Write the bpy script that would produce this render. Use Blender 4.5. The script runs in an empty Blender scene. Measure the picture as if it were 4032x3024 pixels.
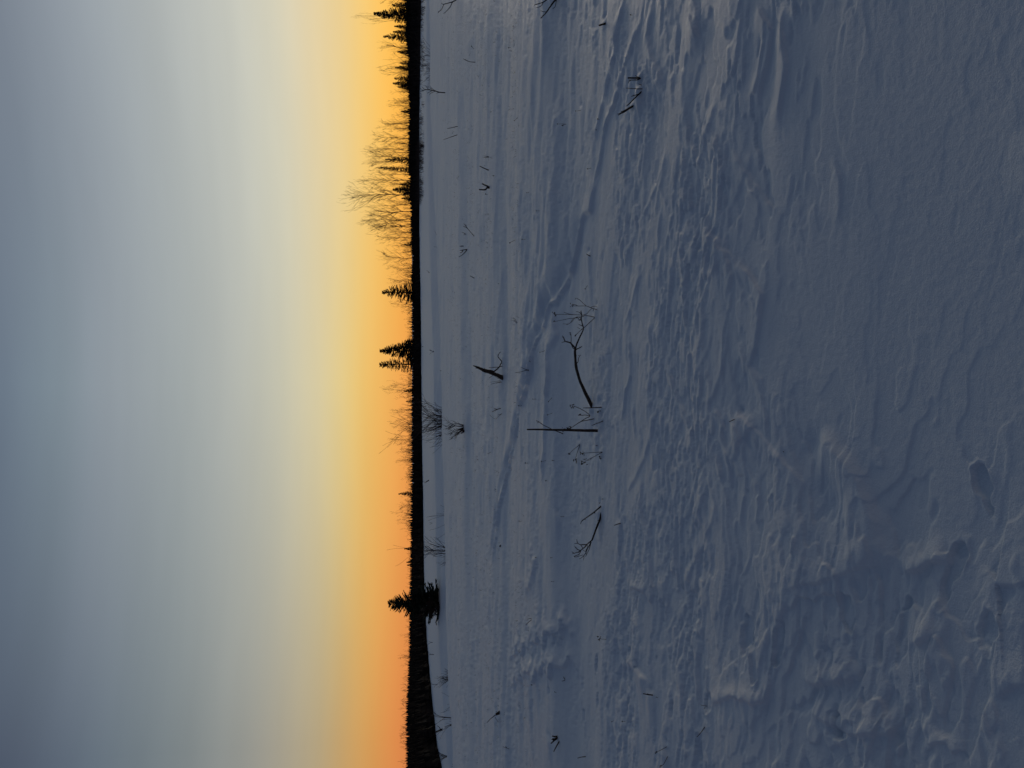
import bpy, math, random
import numpy as np
from mathutils import Vector, Matrix

# ------------------------------------------------------------------ camera
scene = bpy.context.scene
COL = scene.collection
F = 3028.0                      # focal length in photo pixels (4032 wide)
EYE = 1.6
VH = 1620.0                     # photo column of the horizon (the photo lies on its side)
PITCH = math.atan((2016 - VH) / F)
FWD = np.array((0, math.cos(PITCH), -math.sin(PITCH)))
DWN = np.array((0, -math.sin(PITCH), -math.cos(PITCH)))
RGT = np.array((1.0, 0, 0))
CAMPOS = np.array((0, 0, EYE))
cam = bpy.data.cameras.new('camera')
cam_ob = bpy.data.objects.new('camera', cam)
COL.objects.link(cam_ob)
cm = Matrix((tuple(DWN), tuple(RGT), tuple(-FWD))).transposed().to_4x4()
cm.translation = tuple(CAMPOS)
cam_ob.matrix_world = cm
cam.sensor_width = 36
cam.lens = 36 * F / 4032
cam.clip_start = 0.05
cam.clip_end = 8000
scene.camera = cam_ob

# ------------------------------------------------------------------ sky
SUN_AZ = math.radians(33)       # to the right of the view
SUN_EL = math.radians(4)

def lin(c):
    return tuple(((v / 255) / 12.92 if v / 255 <= .04045 else ((v / 255 + .055) / 1.055) ** 2.4) for v in c)

world = bpy.data.worlds.new('World')
scene.world = world
world.use_nodes = True
nt = world.node_tree
bg = nt.nodes['Background']

def N(t, **kw):
    n = nt.nodes.new(t)
    for k, v in kw.items():
        setattr(n, k, v)
    return n

def math_node(op, a, b=None):
    n = N('ShaderNodeMath', operation=op)
    for i, v in enumerate((a, b)):
        if v is None:
            continue
        if isinstance(v, (int, float)):
            n.inputs[i].default_value = v
        else:
            nt.links.new(v, n.inputs[i])
    return n.outputs[0]

tc = N('ShaderNodeTexCoord')
sep = N('ShaderNodeSeparateXYZ')
nt.links.new(tc.outputs['Generated'], sep.inputs[0])
X, Y, Z = sep.outputs
elev = math_node('DIVIDE', math_node('ARCSINE', Z), math.pi / 2)
hyp = math_node('SQRT', math_node('ADD', math_node('ADD', math_node('MULTIPLY', X, X), math_node('MULTIPLY', Y, Y)), 1e-6))
dot = math_node('DIVIDE', math_node('ADD', math_node('MULTIPLY', X, math.sin(SUN_AZ)), math_node('MULTIPLY', Y, math.cos(SUN_AZ))), hyp)
tfac = math_node('SUBTRACT', 1.0, dot)

def ramp(stops):
    r = N('ShaderNodeValToRGB')
    r.color_ramp.interpolation = 'B_SPLINE'
    el = r.color_ramp.elements
    while len(el) > 1:
        el.remove(el[-1])
    el[0].position = 0
    el[0].color = (*lin(stops[0][1]), 1)
    for e, c in stops[1:]:
        k = el.new(max(e, 0) / 90)
        k.color = (*lin(c), 1)
    nt.links.new(elev, r.inputs[0])
    return r.outputs[0]

HIGH = [(60, (60, 75, 96)), (90, (53, 68, 90))]
R_sun = ramp([(0, (253, 178, 70)), (1.4, (253, 190, 84)), (2.8, (248, 203, 113)), (4.45, (234, 206, 144)), (7.0, (221, 208, 174)),
              (8.9, (211, 209, 189)), (11.7, (195, 198, 190)), (16.2, (171, 178, 179)), (20.4, (147, 157, 167)), (24.3, (120, 130, 143)), (36, (82, 95, 116))] + HIGH)
R_mid = ramp([(0, (246, 160, 78)), (1.3, (247, 176, 88)), (3.4, (238, 194, 106)), (5, (227, 203, 138)), (6.7, (217, 204, 163)),
              (9.4, (200, 199, 180)), (12.8, (176, 180, 176)), (16, (160, 168, 168)), (20.6, (142, 151, 161)), (23, (128, 143, 152)), (26.2, (107, 121, 138)), (38, (76, 89, 110))] + HIGH)
R_lef = ramp([(0, (222, 130, 72)), (1.2, (224, 140, 76)), (2.8, (215, 158, 86)), (4.45, (200, 163, 106)), (6.1, (181, 165, 130)),
              (8.5, (164, 158, 142)), (10.8, (149, 151, 146)), (14, (126, 134, 136)), (17.6, (109, 121, 130)), (20.6, (95, 107, 122)), (24.3, (76, 85, 102)), (36, (64, 77, 97))] + HIGH)
R_far = ramp([(0, (76, 80, 97)), (8, (84, 84, 102)), (16, (76, 82, 102)), (26.2, (68, 77, 98)), (38, (60, 71, 92))] + HIGH)

def mixc(a, b, lo, hi):
    m = N('ShaderNodeMapRange', interpolation_type='LINEAR')
    m.inputs[1].default_value = lo
    m.inputs[2].default_value = hi
    nt.links.new(tfac, m.inputs[0])
    x = N('ShaderNodeMix', data_type='RGBA')
    nt.links.new(m.outputs[0], x.inputs[0])
    nt.links.new(a, x.inputs[6])
    nt.links.new(b, x.inputs[7])
    return x.outputs[2]

c = mixc(R_sun, R_mid, 0.0097, 0.161)
c = mixc(c, R_lef, 0.161, 0.464)
c = mixc(c, R_far, 0.464, 1.6)
sky = N('ShaderNodeTexSky', sky_type='NISHITA')
sky.sun_disc = False
sky.sun_elevation = SUN_EL
sky.sun_rotation = SUN_AZ
sky.dust_density = 2.0
mp = N('ShaderNodeMapping')
mp.inputs['Scale'].default_value = (1.0, 1.0, 9.0)
nt.links.new(tc.outputs['Generated'], mp.inputs[0])
hz = N('ShaderNodeTexNoise')
hz.inputs['Scale'].default_value = 2.2
hz.inputs['Detail'].default_value = 3
nt.links.new(mp.outputs[0], hz.inputs['Vector'])
hm = N('ShaderNodeMapRange')
hm.inputs[1].default_value = .3; hm.inputs[2].default_value = .7; hm.inputs[3].default_value = .965; hm.inputs[4].default_value = 1.035
nt.links.new(hz.outputs[0], hm.inputs[0])
vm = N('ShaderNodeVectorMath', operation='SCALE')
nt.links.new(c, vm.inputs[0]); nt.links.new(hm.outputs[0], vm.inputs['Scale'])
nt.links.new(vm.outputs[0], bg.inputs[0])
bg.inputs[1].default_value = 0.97
bg2 = N('ShaderNodeBackground')
nt.links.new(sky.outputs[0], bg2.inputs[0])
bg2.inputs[1].default_value = 0.0012
add = N('ShaderNodeAddShader')
nt.links.new(bg.outputs[0], add.inputs[0])
nt.links.new(bg2.outputs[0], add.inputs[1])
nt.links.new(add.outputs[0], nt.nodes['World Output'].inputs[0])

# ------------------------------------------------------------------ low, weak, wide afterglow of the sun
sun = bpy.data.lights.new('sun', 'SUN')
sun.energy = 0.26
sun.angle = math.radians(10)
sun.color = (1.0, 0.87, 0.72)
sun_ob = bpy.data.objects.new('sun', sun)
COL.objects.link(sun_ob)
sd = Vector((math.sin(SUN_AZ) * math.cos(SUN_EL), math.cos(SUN_AZ) * math.cos(SUN_EL), math.sin(SUN_EL)))
sun_ob.rotation_euler = sd.to_track_quat('Z', 'Y').to_euler()
sun_ob.location = (60, 120, 40)

scene.view_settings.view_transform = 'Standard'
scene.view_settings.look = 'None'
scene.view_settings.exposure = 0
scene.view_settings.gamma = 1
scene.view_settings.use_curve_mapping = False
scene.cycles.max_bounces = 6
scene.cycles.use_denoising = True

# ------------------------------------------------------------------ helpers
def tag(o, label=None, cat=None, group=None, kind=None):
    if label: o['label'] = label
    if cat: o['category'] = cat
    if group: o['group'] = group
    if kind: o['kind'] = kind
    return o

def link_mesh(name, me, parent=None):
    o = bpy.data.objects.new(name, me)
    COL.objects.link(o)
    if parent: o.parent = parent
    return o

def empty(name, loc, rz=0, sc=1.0):
    o = bpy.data.objects.new(name, None)
    o.empty_display_size = .2
    o.location = tuple(loc)
    o.rotation_euler = (0, 0, rz)
    o.scale = (sc, sc, sc) if isinstance(sc, (int, float)) else sc
    COL.objects.link(o)
    return o

class MB:
    """collects tubes, blades and blobs into one mesh"""
    def __init__(s):
        s.v = []; s.f = []; s.n = 0
    def add(s, verts, faces):
        s.v.extend(verts)
        n = s.n
        s.f.extend([tuple(i + n for i in fc) for fc in faces])
        s.n += len(verts)
    def tube(s, pts, rad, sides=5, cap=True, rough=0.0, rng=None):
        pts = [Vector(p) for p in pts]
        n = len(pts)
        up = Vector((.31, .17, .93))
        vs = []
        for i, p in enumerate(pts):
            d = (pts[min(i + 1, n - 1)] - pts[max(i - 1, 0)])
            if d.length < 1e-9: d = Vector((0, 0, 1))
            d.normalize()
            a = d.cross(up)
            if a.length < .05: a = d.cross(Vector((1, 0, 0)))
            a.normalize(); b = d.cross(a)
            for k in range(sides):
                t = 2 * math.pi * k / sides
                r = rad[i] * (1 + (rng.uniform(-rough, rough) if rng else 0))
                q = p + (a * math.cos(t) + b * math.sin(t)) * r
                vs.append((q.x, q.y, q.z))
        fs = []
        for i in range(n - 1):
            for k in range(sides):
                k2 = (k + 1) % sides
                fs.append((i * sides + k, i * sides + k2, (i + 1) * sides + k2, (i + 1) * sides + k))
        if cap and sides > 2:
            fs.append(tuple(range(sides))[::-1])
            fs.append(tuple((n - 1) * sides + k for k in range(sides)))
        s.add(vs, fs)
    def blob(s, c, r, rng=None):
        c = Vector(c)
        t = (1 + 5 ** .5) / 2
        ico = [(-1, t, 0), (1, t, 0), (-1, -t, 0), (1, -t, 0), (0, -1, t), (0, 1, t), (0, -1, -t), (0, 1, -t), (t, 0, -1), (t, 0, 1), (-t, 0, -1), (-t, 0, 1)]
        fc = [(0, 11, 5), (0, 5, 1), (0, 1, 7), (0, 7, 10), (0, 10, 11), (1, 5, 9), (5, 11, 4), (11, 10, 2), (10, 7, 6), (7, 1, 8), (3, 9, 4), (3, 4, 2), (3, 2, 6), (3, 6, 8), (3, 8, 9), (4, 9, 5), (2, 4, 11), (6, 2, 10), (8, 6, 7), (9, 8, 1)]
        vs = []
        for q in ico:
            k = r / 1.9 * (rng.uniform(.75, 1.25) if rng else 1)
            vs.append((c.x + q[0] * k, c.y + q[1] * k, c.z + q[2] * k))
        s.add(vs, fc)
    def spray(s, p, d, L, w, side):
        """needle spray: a thin three-sided spindle along d, flattened towards side"""
        m = p + d * (L * .45)
        nrm = d.cross(side)
        if nrm.length < 1e-4: nrm = Vector((0, 0, 1))
        nrm.normalize()
        e = p + d * L
        a = m + side * w; b = m - side * w; c_ = m + nrm * (w * .5)
        s.add([tuple(p), tuple(a), tuple(e), tuple(b), tuple(c_)], [(0, 1, 4), (1, 2, 4), (2, 3, 4), (3, 0, 4), (0, 3, 2, 1)])
    def mesh(s, name, mat, smooth=False):
        me = bpy.data.meshes.new(name)
        me.from_pydata(s.v, [], s.f)
        me.materials.append(mat)
        if smooth: me.polygons.foreach_set('use_smooth', [True] * len(me.polygons))
        return me
    def build(s, name, mat, parent=None, smooth=False):
        return link_mesh(name, s.mesh(name, mat, smooth), parent)

def material(name, colour, rough=.8, vary=.3, scale=8.0, bump=.0):
    m = bpy.data.materials.new(name)
    m.use_nodes = True
    t = m.node_tree
    b = t.nodes['Principled BSDF']
    tcn = t.nodes.new('ShaderNodeTexCoord')
    nz = t.nodes.new('ShaderNodeTexNoise')
    nz.inputs['Scale'].default_value = scale
    nz.inputs['Detail'].default_value = 4
    t.links.new(tcn.outputs['Object'], nz.inputs['Vector'])
    r = t.nodes.new('ShaderNodeValToRGB')
    r.color_ramp.elements[0].position = .3
    r.color_ramp.elements[1].position = .7
    r.color_ramp.elements[0].color = (*[v * (1 - vary) for v in colour], 1)
    r.color_ramp.elements[1].color = (*[v * (1 + vary) for v in colour], 1)
    t.links.new(nz.outputs[0], r.inputs[0])
    t.links.new(r.outputs[0], b.inputs['Base Color'])
    b.inputs['Roughness'].default_value = rough
    b.inputs['Specular IOR Level'].default_value = .15
    if bump:
        bp = t.nodes.new('ShaderNodeBump')
        bp.inputs['Strength'].default_value = bump
        bp.inputs['Distance'].default_value = .01
        t.links.new(nz.outputs[0], bp.inputs['Height'])
        t.links.new(bp.outputs[0], b.inputs['Normal'])
    return m

BARK = material('dark_bark', (.045, .034, .028), .9, .4, 30, .5)
TWIG = material('twig_bark', (.04, .028, .024), .9, .3, 20)
BIRCHBARK = material('far_bark', (.055, .040, .034), .9, .4, 2)
NEEDLE = material('spruce_needles', (.022, .030, .020), .9, .3, 3)
WOODMASS = material('dense_wood', (.016, .013, .011), .95, .2, .3)
WEED = material('dry_weed', (.075, .055, .04), .9, .3, 40)
STRAW = material('dry_straw', (.10, .075, .055), .9, .3, 40)

# ------------------------------------------------------------------ noise
def hsh(ix, iy, seed):
    h = (ix.astype(np.int64) * 374761393 + iy.astype(np.int64) * 668265263 + seed * 1442695041) & 0xffffffff
    h = ((h ^ (h >> 13)) * 1274126177) & 0xffffffff
    h = h ^ (h >> 16)
    return h & 0xffff

_ang = np.linspace(0, 2 * np.pi, 65536, endpoint=False)
_CA, _SA = np.cos(_ang), np.sin(_ang)

def gn(x, y, seed=0):
    """gradient noise, about -1..1"""
    xi = np.floor(x); yi = np.floor(y)
    fx = x - xi; fy = y - yi
    u = fx * fx * fx * (fx * (fx * 6 - 15) + 10); v = fy * fy * fy * (fy * (fy * 6 - 15) + 10)
    def g(ox, oy):
        h = hsh(xi + ox, yi + oy, seed)
        return _CA[h] * (fx - ox) + _SA[h] * (fy - oy)
    a = g(0, 0); b = g(1, 0); c_ = g(0, 1); d = g(1, 1)
    return ((a + u * (b - a)) * (1 - v) + (c_ + u * (d - c_)) * v) * 1.5

def cells(x, y, seed=0):
    """distance to the nearest scattered point and to the next: scallops"""
    xi = np.floor(x); yi = np.floor(y)
    f1 = np.full(x.shape, 9.0); f2 = np.full(x.shape, 9.0)
    for ox in (-1, 0, 1):
        for oy in (-1, 0, 1):
            a = hsh(xi + ox, yi + oy, seed) / 65536.0; b = hsh(xi + ox, yi + oy, seed + 77) / 65536.0
            d = np.hypot(xi + ox + a - x, yi + oy + b - y)
            f2 = np.minimum(f2, np.maximum(f1, d)); f1 = np.minimum(f1, d)
    return f1, f2

def fbm(x, y, seed=0, octv=3, gain=.5):
    s = 0; a = 1; t = 0
    for o in range(octv):
        s = s + a * gn(x * 2 ** o + 17.3 * o, y * 2 ** o + 9.1 * o, seed + o)
        t += a; a *= gain
    return s / t

def sstep(a, b, x):
    t = np.clip((x - a) / (b - a), 0, 1)
    return t * t * (3 - 2 * t)

def terr(q, sharp=.82):
    k = np.floor(q)
    return k + sstep(sharp, 1.0, q - k)

# ------------------------------------------------------------------ terrain
# along the frame (photo row): the lip of the plateau, the foot of the wood, the top of the dense wood
CREST = [(-500, 1688), (0, 1692), (400, 1697), (900, 1718), (1500, 1746), (1950, 1752), (2400, 1761), (2700, 1775), (3024, 1787), (3600, 1806)]
FOOT = [(-500, 1660), (0, 1657), (300, 1653), (500, 1650), (900, 1651), (1100, 1654), (1300, 1657), (1600, 1660), (1800, 1662), (1950, 1665), (2200, 1668),
        (2300, 1670), (2450, 1676), (2550, 1682), (2650, 1690), (2750, 1699), (2830, 1708), (2880, 1712), (2950, 1721), (3024, 1736), (3600, 1800)]
TOPM = [(-500, 1590), (0, 1590), (120, 1589), (250, 1600), (350, 1598), (420, 1603), (600, 1600), (700, 1605), (820, 1609), (950, 1611), (1030, 1617), (1080, 1612),
        (1150, 1615), (1500, 1616), (1700, 1614), (2000, 1611), (2150, 1610), (2350, 1606), (2480, 1604), (2600, 1601), (2740, 1594), (2800, 1590), (3024, 1589), (3600, 1586)]
WOODD = [(-500, 220), (2050, 220), (2300, 185), (2600, 140), (3024, 100), (3600, 80)]

def tab(t, y):
    a = np.array(t, float)
    return np.interp(y, a[:, 0], a[:, 1])

def row_of(x, y):
    """photo row that a point far out on the ground falls on"""
    yy = np.maximum(y, 1e-3)
    return np.clip(1512 - F * x / (yy * math.cos(PITCH)), -500, 3600)

def wood_depth(row): return tab(WOODD, row)
def wood_z(row): return EYE - (tab(FOOT, row) - VH) / F * tab(WOODD, row)

LINES = []          # ridges and grooves drawn on the snow: (pts, sigma_near, sigma_far, height, wobble, seed)

def H_lines(x, y, h):
    for pts, s0, s1, amp, wob, seed in LINES:
        m = (x > pts[:, 0].min() - .8) & (x < pts[:, 0].max() + .8) & (y > pts[:, 1].min() - .8) & (y < pts[:, 1].max() + .8)
        if not m.any(): continue
        px = x[m]; py = y[m]
        wx = px + wob * gn(px * 3.1, py * 3.1, seed) + .4 * wob * gn(px * 11, py * 11, seed + 1)
        wy = py + wob * gn(px * 3.1 + 50, py * 3.1, seed + 2) + .4 * wob * gn(px * 11 + 50, py * 11, seed + 3)
        best = np.full(px.shape, 1e9); sgn = np.zeros(px.shape); along = np.zeros(px.shape)
        L = 0
        for i in range(len(pts) - 1):
            a = pts[i]; b = pts[i + 1]; d = b - a; ln = float(np.hypot(*d)); 
            if ln < 1e-6: continue
            t = np.clip(((wx - a[0]) * d[0] + (wy - a[1]) * d[1]) / (ln * ln), 0, 1)
            ex = wx - a[0] - t * d[0]; ey = wy - a[1] - t * d[1]
            dd = np.hypot(ex, ey)
            k = dd < best
            best = np.where(k, dd, best)
            # positive on the far side (away from the camera)
            nx, ny = -d[1] / ln, d[0] / ln
            if ny < 0: nx, ny = -nx, -ny
            sgn = np.where(k, ex * nx + ey * ny, sgn)
            along = np.where(k, L + t * ln, along)
            L += ln
        endf = sstep(0, .12 * L + .05, along) * sstep(0, .12 * L + .05, L - along)
        s = np.where(sgn > 0, s1, s0)
        h[m] += amp * (.72 + .28 * sstep(3.2, 5, py)) * endf * np.exp(-(best / s) ** 2) * (1 + .35 * gn(px * 2.3, py * 2.3, seed + 5))
    return h

PITS = []           # drifted-over prints: x, y, half length, half width, depth, turn, seed
ROOTS = []          # stems where the wind has built a little snow

def H_pits(x, y, h):
    for cx, cy, a, b, dep, tn, seed in PITS:
        m = (np.abs(x - cx) < 2.2 * a) & (np.abs(y - cy) < 2.2 * a)
        if not m.any(): continue
        px = x[m] - cx; py = y[m] - cy
        c_, s_ = math.cos(tn), math.sin(tn)
        u = (px * c_ + py * s_) / a; v = (-px * s_ + py * c_) / b
        d = np.hypot(u, v) + .42 * gn(x[m] / .10, y[m] / .08, seed) + .26 * gn(x[m] / .04, y[m] / .035, seed + 1)
        h[m] += dep * (-sstep(1.0, .78, d) + .35 * np.exp(-((d - 1.12) / .14) ** 2) * sstep(-.4, .5, gn(x[m] / .2, y[m] / .2, seed + 2)))
    for cx, cy, w in ROOTS:
        m = (np.abs(x - cx) < 6 * w) & (np.abs(y - cy) < 4 * w)
        if not m.any(): continue
        px = (x[m] - cx) / w; py = (y[m] - cy) / w
        h[m] += .26 * w * np.exp(-(np.where(px > 0, px, px / 3.2) ** 2 + py ** 2)) - .34 * w * np.exp(-(((px - .9) / .55) ** 2 + ((py + .3) / .6) ** 2))
    return h

def H(x, y, lines=True):
    x = np.asarray(x, float); y = np.asarray(y, float)
    shp = x.shape
    x = x.ravel(); y = y.ravel()
    r = np.hypot(x, y)
    front = sstep(-.5, 1.0, y)
    row = row_of(x, y)
    dc = EYE * F / (tab(CREST, row) - VH)
    dw = wood_depth(row); zw = wood_z(row)
    d = np.where(y > 0, y, r)
    # plateau, its lip, the shallow hollow behind it
    wob = 1.5 * gn(x / 9, y / 9, 5) + .5 * gn(x / 2.5, y / 2.5, 6)
    dd = d - dc + wob
    h = .05 * np.exp(-(dd / 2.2) ** 2) * front
    # behind the lip: a trough, a bank facing the camera, then a gentle run to the wood
    u = np.maximum(d - dc, 0) / dc
    vb = .45 * (tab(FOOT, row) - VH) + .55 * (tab(CREST, row) - VH)
    db = np.minimum(2.0 * dc, .8 * dw)
    ub = db / dc - 1
    zb = EYE - vb / F * db
    zt = zb - .125 * .34 * ub * dc
    uu = np.clip((u / ub - .66) / .34, 0, 1)
    bank = zt + (zb - zt) * uu
    run = zb + (zw - zb) * np.clip((d - db) / np.maximum(dw - db, 1), 0, 1.3)
    zl = np.where(d < db, bank, run)
    dropped = sstep(.3, 8, dd)
    h = h + dropped * zl
    h -= .17 * sstep(4.4, 1.3, r)  # dip around the camera, added to darken the nearest snow
    far = sstep(12, 60, r)
    amp_far = 1 + 1.2 * far
    # long drifts across the view
    h += .040 * amp_far * fbm(x / 7.0 + 3, y / 2.8, 11, 3) * sstep(.5, 4, r)
    h += .05 * dropped * fbm(x / 22, y / 6, 15, 3)
    # the broad drift whose lee lies about 8 m out
    yl = 7.95 + .085 * x + .25 * gn(x / 2.2, x * 0, 31)
    h += .105 * (sstep(-.5, .5, y - yl)) * (1 - sstep(2.0, 5.5, y - yl)) * sstep(-6, -3.5, x) 
    # second and third, farther
    yl = 13.2 + .12 * x + .5 * gn(x / 4, x * 0, 33)
    h += .06 * (sstep(-.7, .7, y - yl)) * (1 - sstep(1.5, 6, y - yl))
    yl = 22 + .2 * x + .9 * gn(x / 6, x * 0, 34)
    h += .09 * (sstep(-1, 1, y - yl)) * (1 - sstep(2, 9, y - yl))
    # wind frame: s along the wind (mostly across the view), t across it
    ca, sa = math.cos(math.radians(-9)), math.sin(math.radians(-9))
    s = x * ca + y * sa
    t = -x * sa + y * ca
    wx = .10 * gn(s * 1.3, t * 2.1, 41); wy = .07 * gn(s * 1.7 + 7, t * 2.6, 42)
    s2 = s + wx; t2 = t + wy
    nearfade = sstep(60, 14, r)
    # crust layers: low steps with ragged edges
    lay = fbm(s2 / 2.2, t2 / .85, 51, 3, .5) + .10 * gn(s / .16, t / .06, 54)
    lm = .35 + .65 * sstep(-.15, .35, gn(x / 2.8 + 4, y / 2.2, 55))
    left_near = np.exp(-(((x + 1.15) / .95) ** 2 + ((y - 2.7) / 1.25) ** 2))
    right_near = np.exp(-(((x - 1.25) / .9) ** 2 + ((y - 3.3) / 1.0) ** 2))
    calm = np.clip(sstep(3.35, 2.35, y + .2 * x) * (1 - 1.2 * left_near) + .9 * np.exp(-(((x - .05) / .9) ** 2 + ((y - 2.4) / 1.0) ** 2)), 0, 1)
    lm = np.clip(lm * (1 - .85 * calm) + .6 * left_near + .3 * right_near, 0, 1.4)
    h += .008 * lm * (.25 + .75 * sstep(-.25, .3, gn(s / .8 + 2, t / .35, 56))) * terr(lay * 4.0, .9) * nearfade
    h += .012 * left_near * terr(fbm(s2 / .9 + 5, t2 / .42, 57, 3) * 4 + .25 * gn(s / .09, t / .05, 58), .86)
    # scale-like ripples in patches
    pm = sstep(-.10, .28, gn(x / 1.5 + 9, y / 1.0, 61) + .3 * gn(x / .5, y / .35, 62))
    band = np.exp(-((y - 4.7) / 1.3) ** 2)
    pm = np.clip(pm * (.6 + .6 * band) + .22 * band, 0, 1) * (1 - .95 * calm) * nearfade
    # eroded crust: thin sheets with sharp ragged edges, at three sizes
    n1 = gn(s2 / .13, t2 / .050, 63) + .5 * gn(s2 / .06, t2 / .026, 64)
    n2 = gn(s2 / .36, t2 / .16, 65) + .35 * n1
    n3 = fbm(s2 / 1.3 + 4, t2 / .5, 67, 2) + .22 * n2
    gap1 = .25 * gn(x / .9 + 2, y / .7, 68)
    h += .0050 * pm * sstep(-.06, .06, n1 + gap1)
    h += .0016 * pm * np.clip(n1, -.6, .6)
    h += .0048 * np.clip(pm * .8 + .25 * lm, 0, 1) * (1 - .9 * calm) * sstep(-.05, .05, n2 + .1) * nearfade
    h += .0070 * (.35 + .65 * lm) * (1 - .7 * calm) * (sstep(-.025, .025, n3 - .12) + sstep(-.025, .025, n3 + .22)) * nearfade
    rg = 1 - np.abs(gn(s2 / .22, t2 / .11, 66)) * 1.6
    h += .004 * np.clip(pm + .05, 0, 1) * np.clip(rg, -1, 1) * sstep(1, 3, r)
    # larger sastrugi further out
    fm = sstep(5.5, 9, r) * sstep(70, 30, r)
    rg2 = gn(s2 / 1.5, t2 / .30, 71) + .5 * gn(s2 / .7, t2 / .17, 72)
    h += .024 * fm * np.maximum(rg2, -.15) * (.4 + .8 * sstep(-.2, .4, gn(x / 6, y / 4, 73)))
    ff = sstep(9, 14, r) * sstep(75, 45, r)
    rg3 = gn(s2 / 2.6, t2 / .55, 74) + .6 * gn(s2 / 1.1, t2 / .28, 75)
    h += .030 * ff * np.clip(rg3, -.25, .6) * (.35 + .9 * sstep(-.3, .3, gn(x / 9, y / 2.2, 76)))
    # grain
    h += .0011 * fbm(x / .03, y / .025, 81, 2) * sstep(9, 3, r)
    if lines:
        h = H_pits(x, y, H_lines(x, y, h))
    return h.reshape(shp)

def ray(px, py):
    d = FWD + RGT * ((1512 - py) / F) + DWN * ((px - 2016) / F)
    return d / d[1]              # scaled so that depth (y) is 1

_ts = np.concatenate((np.linspace(1.2, 12, 2600), np.geomspace(12.01, 320, 2600)))

def ground(px, py, lines=True):
    """the point of the snow seen at a photo pixel"""
    d = ray(px, py)
    P = CAMPOS[None] + _ts[:, None] * d[None]
    hz = H(P[:, 0], P[:, 1], lines)
    below = np.nonzero(P[:, 2] <= hz)[0]
    i = below[0] if len(below) else len(_ts) - 1
    q = P[i].copy(); q[2] = hz[i]
    return q

def flat(px, py):
    d = ray(px, py)
    t = EYE / -d[2]
    return (d * t)[:2]

def line(pix, s0, s1, amp, wob=.03, seed=100):
    LINES.append((np.array([flat(*p) for p in pix]), s0, s1, amp, wob, seed))

T2 = [(2538, 60), (2504, 136), (2486, 203), (2461, 280), (2436, 393), (2405, 470), (2387, 533), (2373, 633), (2337, 764), (2332, 818), (2305, 863), (2287, 953), (2269, 1021), (2264, 1066),
      (2246, 1098), (2228, 1157), (2197, 1198), (2183, 1274), (2165, 1301), (2147, 1360), (2133, 1442), (2120, 1514), (2093, 1581), (2070, 1649), (2052, 1735), (2029, 1798), (2009, 1862), (1998, 1916), (1984, 1997), (1973, 2088), (1962, 2169), (1950, 2260)]
T3 = [(2215, 1000), (2201, 1057), (2174, 1121), (2161, 1202), (2142, 1315), (2120, 1383), (2106, 1473), (2090, 1514), (2066, 1568), (2052, 1658), (2029, 1717), (2007, 1780), (1993, 1862), (1984, 1929), (1972, 2010), (1962, 2090)]
mid = [((a[0] * .55 + b[0] * .45), (a[1] + b[1]) / 2) for a, b in zip(T2[13:-2], T3)]
line(T2[6:], .028, .11, .050, .05, 110)
line(T2[:9], .016, .06, .024, .04, 113)
line([(p[0] - 15, p[1]) for p in T2[8:]], .12, .12, -.055, .05, 118)
line(T3, .10, .22, .035, .06, 125)
line([(2468, -60), (2445, 113), (2436, 203), (2409, 294), (2389, 384), (2353, 511), (2345, 600)], .018, .07, .020, .04, 132)
line([(2580, -40), (2550, 150), (2590, 300), (2612, 380)], .03, .10, .016, .05, 139)
line([(2205, 1180), (2215, 1300), (2195, 1400), (2200, 1500), (2197, 1545), (2188, 1681), (2183, 1816), (2170, 1930)], .035, .14, .030, .07, 146)
line([(2120, 2130), (2150, 2220), (2125, 2300), (2100, 2330)], .05, .2, .03, .06, 149)
# foreground drifts, crust edges and hollows
line([(3150, 1690), (3230, 1800), (3290, 1900), (3320, 2030), (3345, 2140), (3420, 2230)], .045, .16, .050, .03, 153)
line([(3095, 1700), (3150, 1830), (3200, 1960), (3240, 2080)], .10, .12, -.022, .03, 160)
line([(2960, 0), (3010, 120), (2990, 260), (2960, 380), (2945, 440)], .012, .08, .022, .02, 167)
line([(3060, 0), (3050, 120), (3060, 250), (3045, 400), (3035, 520)], .012, .07, .020, .02, 174)
line([(2880, 1000), (2950, 1120), (2985, 1190), (2960, 1320), (2920, 1460)], .012, .07, .018, .04, 181)
line([(2790, 800), (2800, 900), (2850, 1000), (2870, 1090), (2850, 1200)], .014, .07, .018, .05, 188)
line([(2860, 1860), (2890, 1760), (2930, 1690), (2960, 1660)], .015, .07, .022, .015, 195)
line([(3050, 2325), (3140, 2290), (3280, 2245), (3400, 2215)], .012, .20, .016, .012, 202)
line([(3690, 2215), (3740, 2260), (3765, 2295), (3850, 2300), (4000, 2275)], .012, .18, .018, .012, 209)
line([(3420, 2260), (3450, 2230), (3500, 2225), (3530, 2190), (3600, 2195), (3620, 2230)], .012, .05, .028, .02, 216)
line([(3480, 2520), (3520, 2525), (3570, 2500), (3600, 2490)], .012, .06, .030, .015, 223)
line([(2790, 2790), (2850, 2740), (2920, 2745), (3000, 2765), (3030, 2690)], .014, .05, .022, .035, 230)
line([(3110, 2660), (3170, 2680), (3260, 2680), (3330, 2650)], .02, .07, .026, .02, 237)
line([(3770, 2760), (3840, 2700), (3960, 2715)], .012, .06, .022, .012, 244)
line([(3150, 2800), (3200, 2830), (3290, 2890), (3430, 2880), (3490, 2860)], .012, .06, .022, .02, 251)
line([(3895, 470), (3880, 560), (3865, 680), (3885, 800)], .02, .06, .012, .02, 258)
line([(4000, 600), (3960, 700), (3910, 780), (3870, 900)], .015, .05, .013, .015, 265)
line([(2010, 2585), (2060, 2560), (2140, 2530), (2240, 2480), (2300, 2445)], .03, .14, .034, .16, 272)
line([(2010, 2690), (2080, 2655), (2200, 2635), (2310, 2600)], .03, .16, .036, .14, 279)
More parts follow.
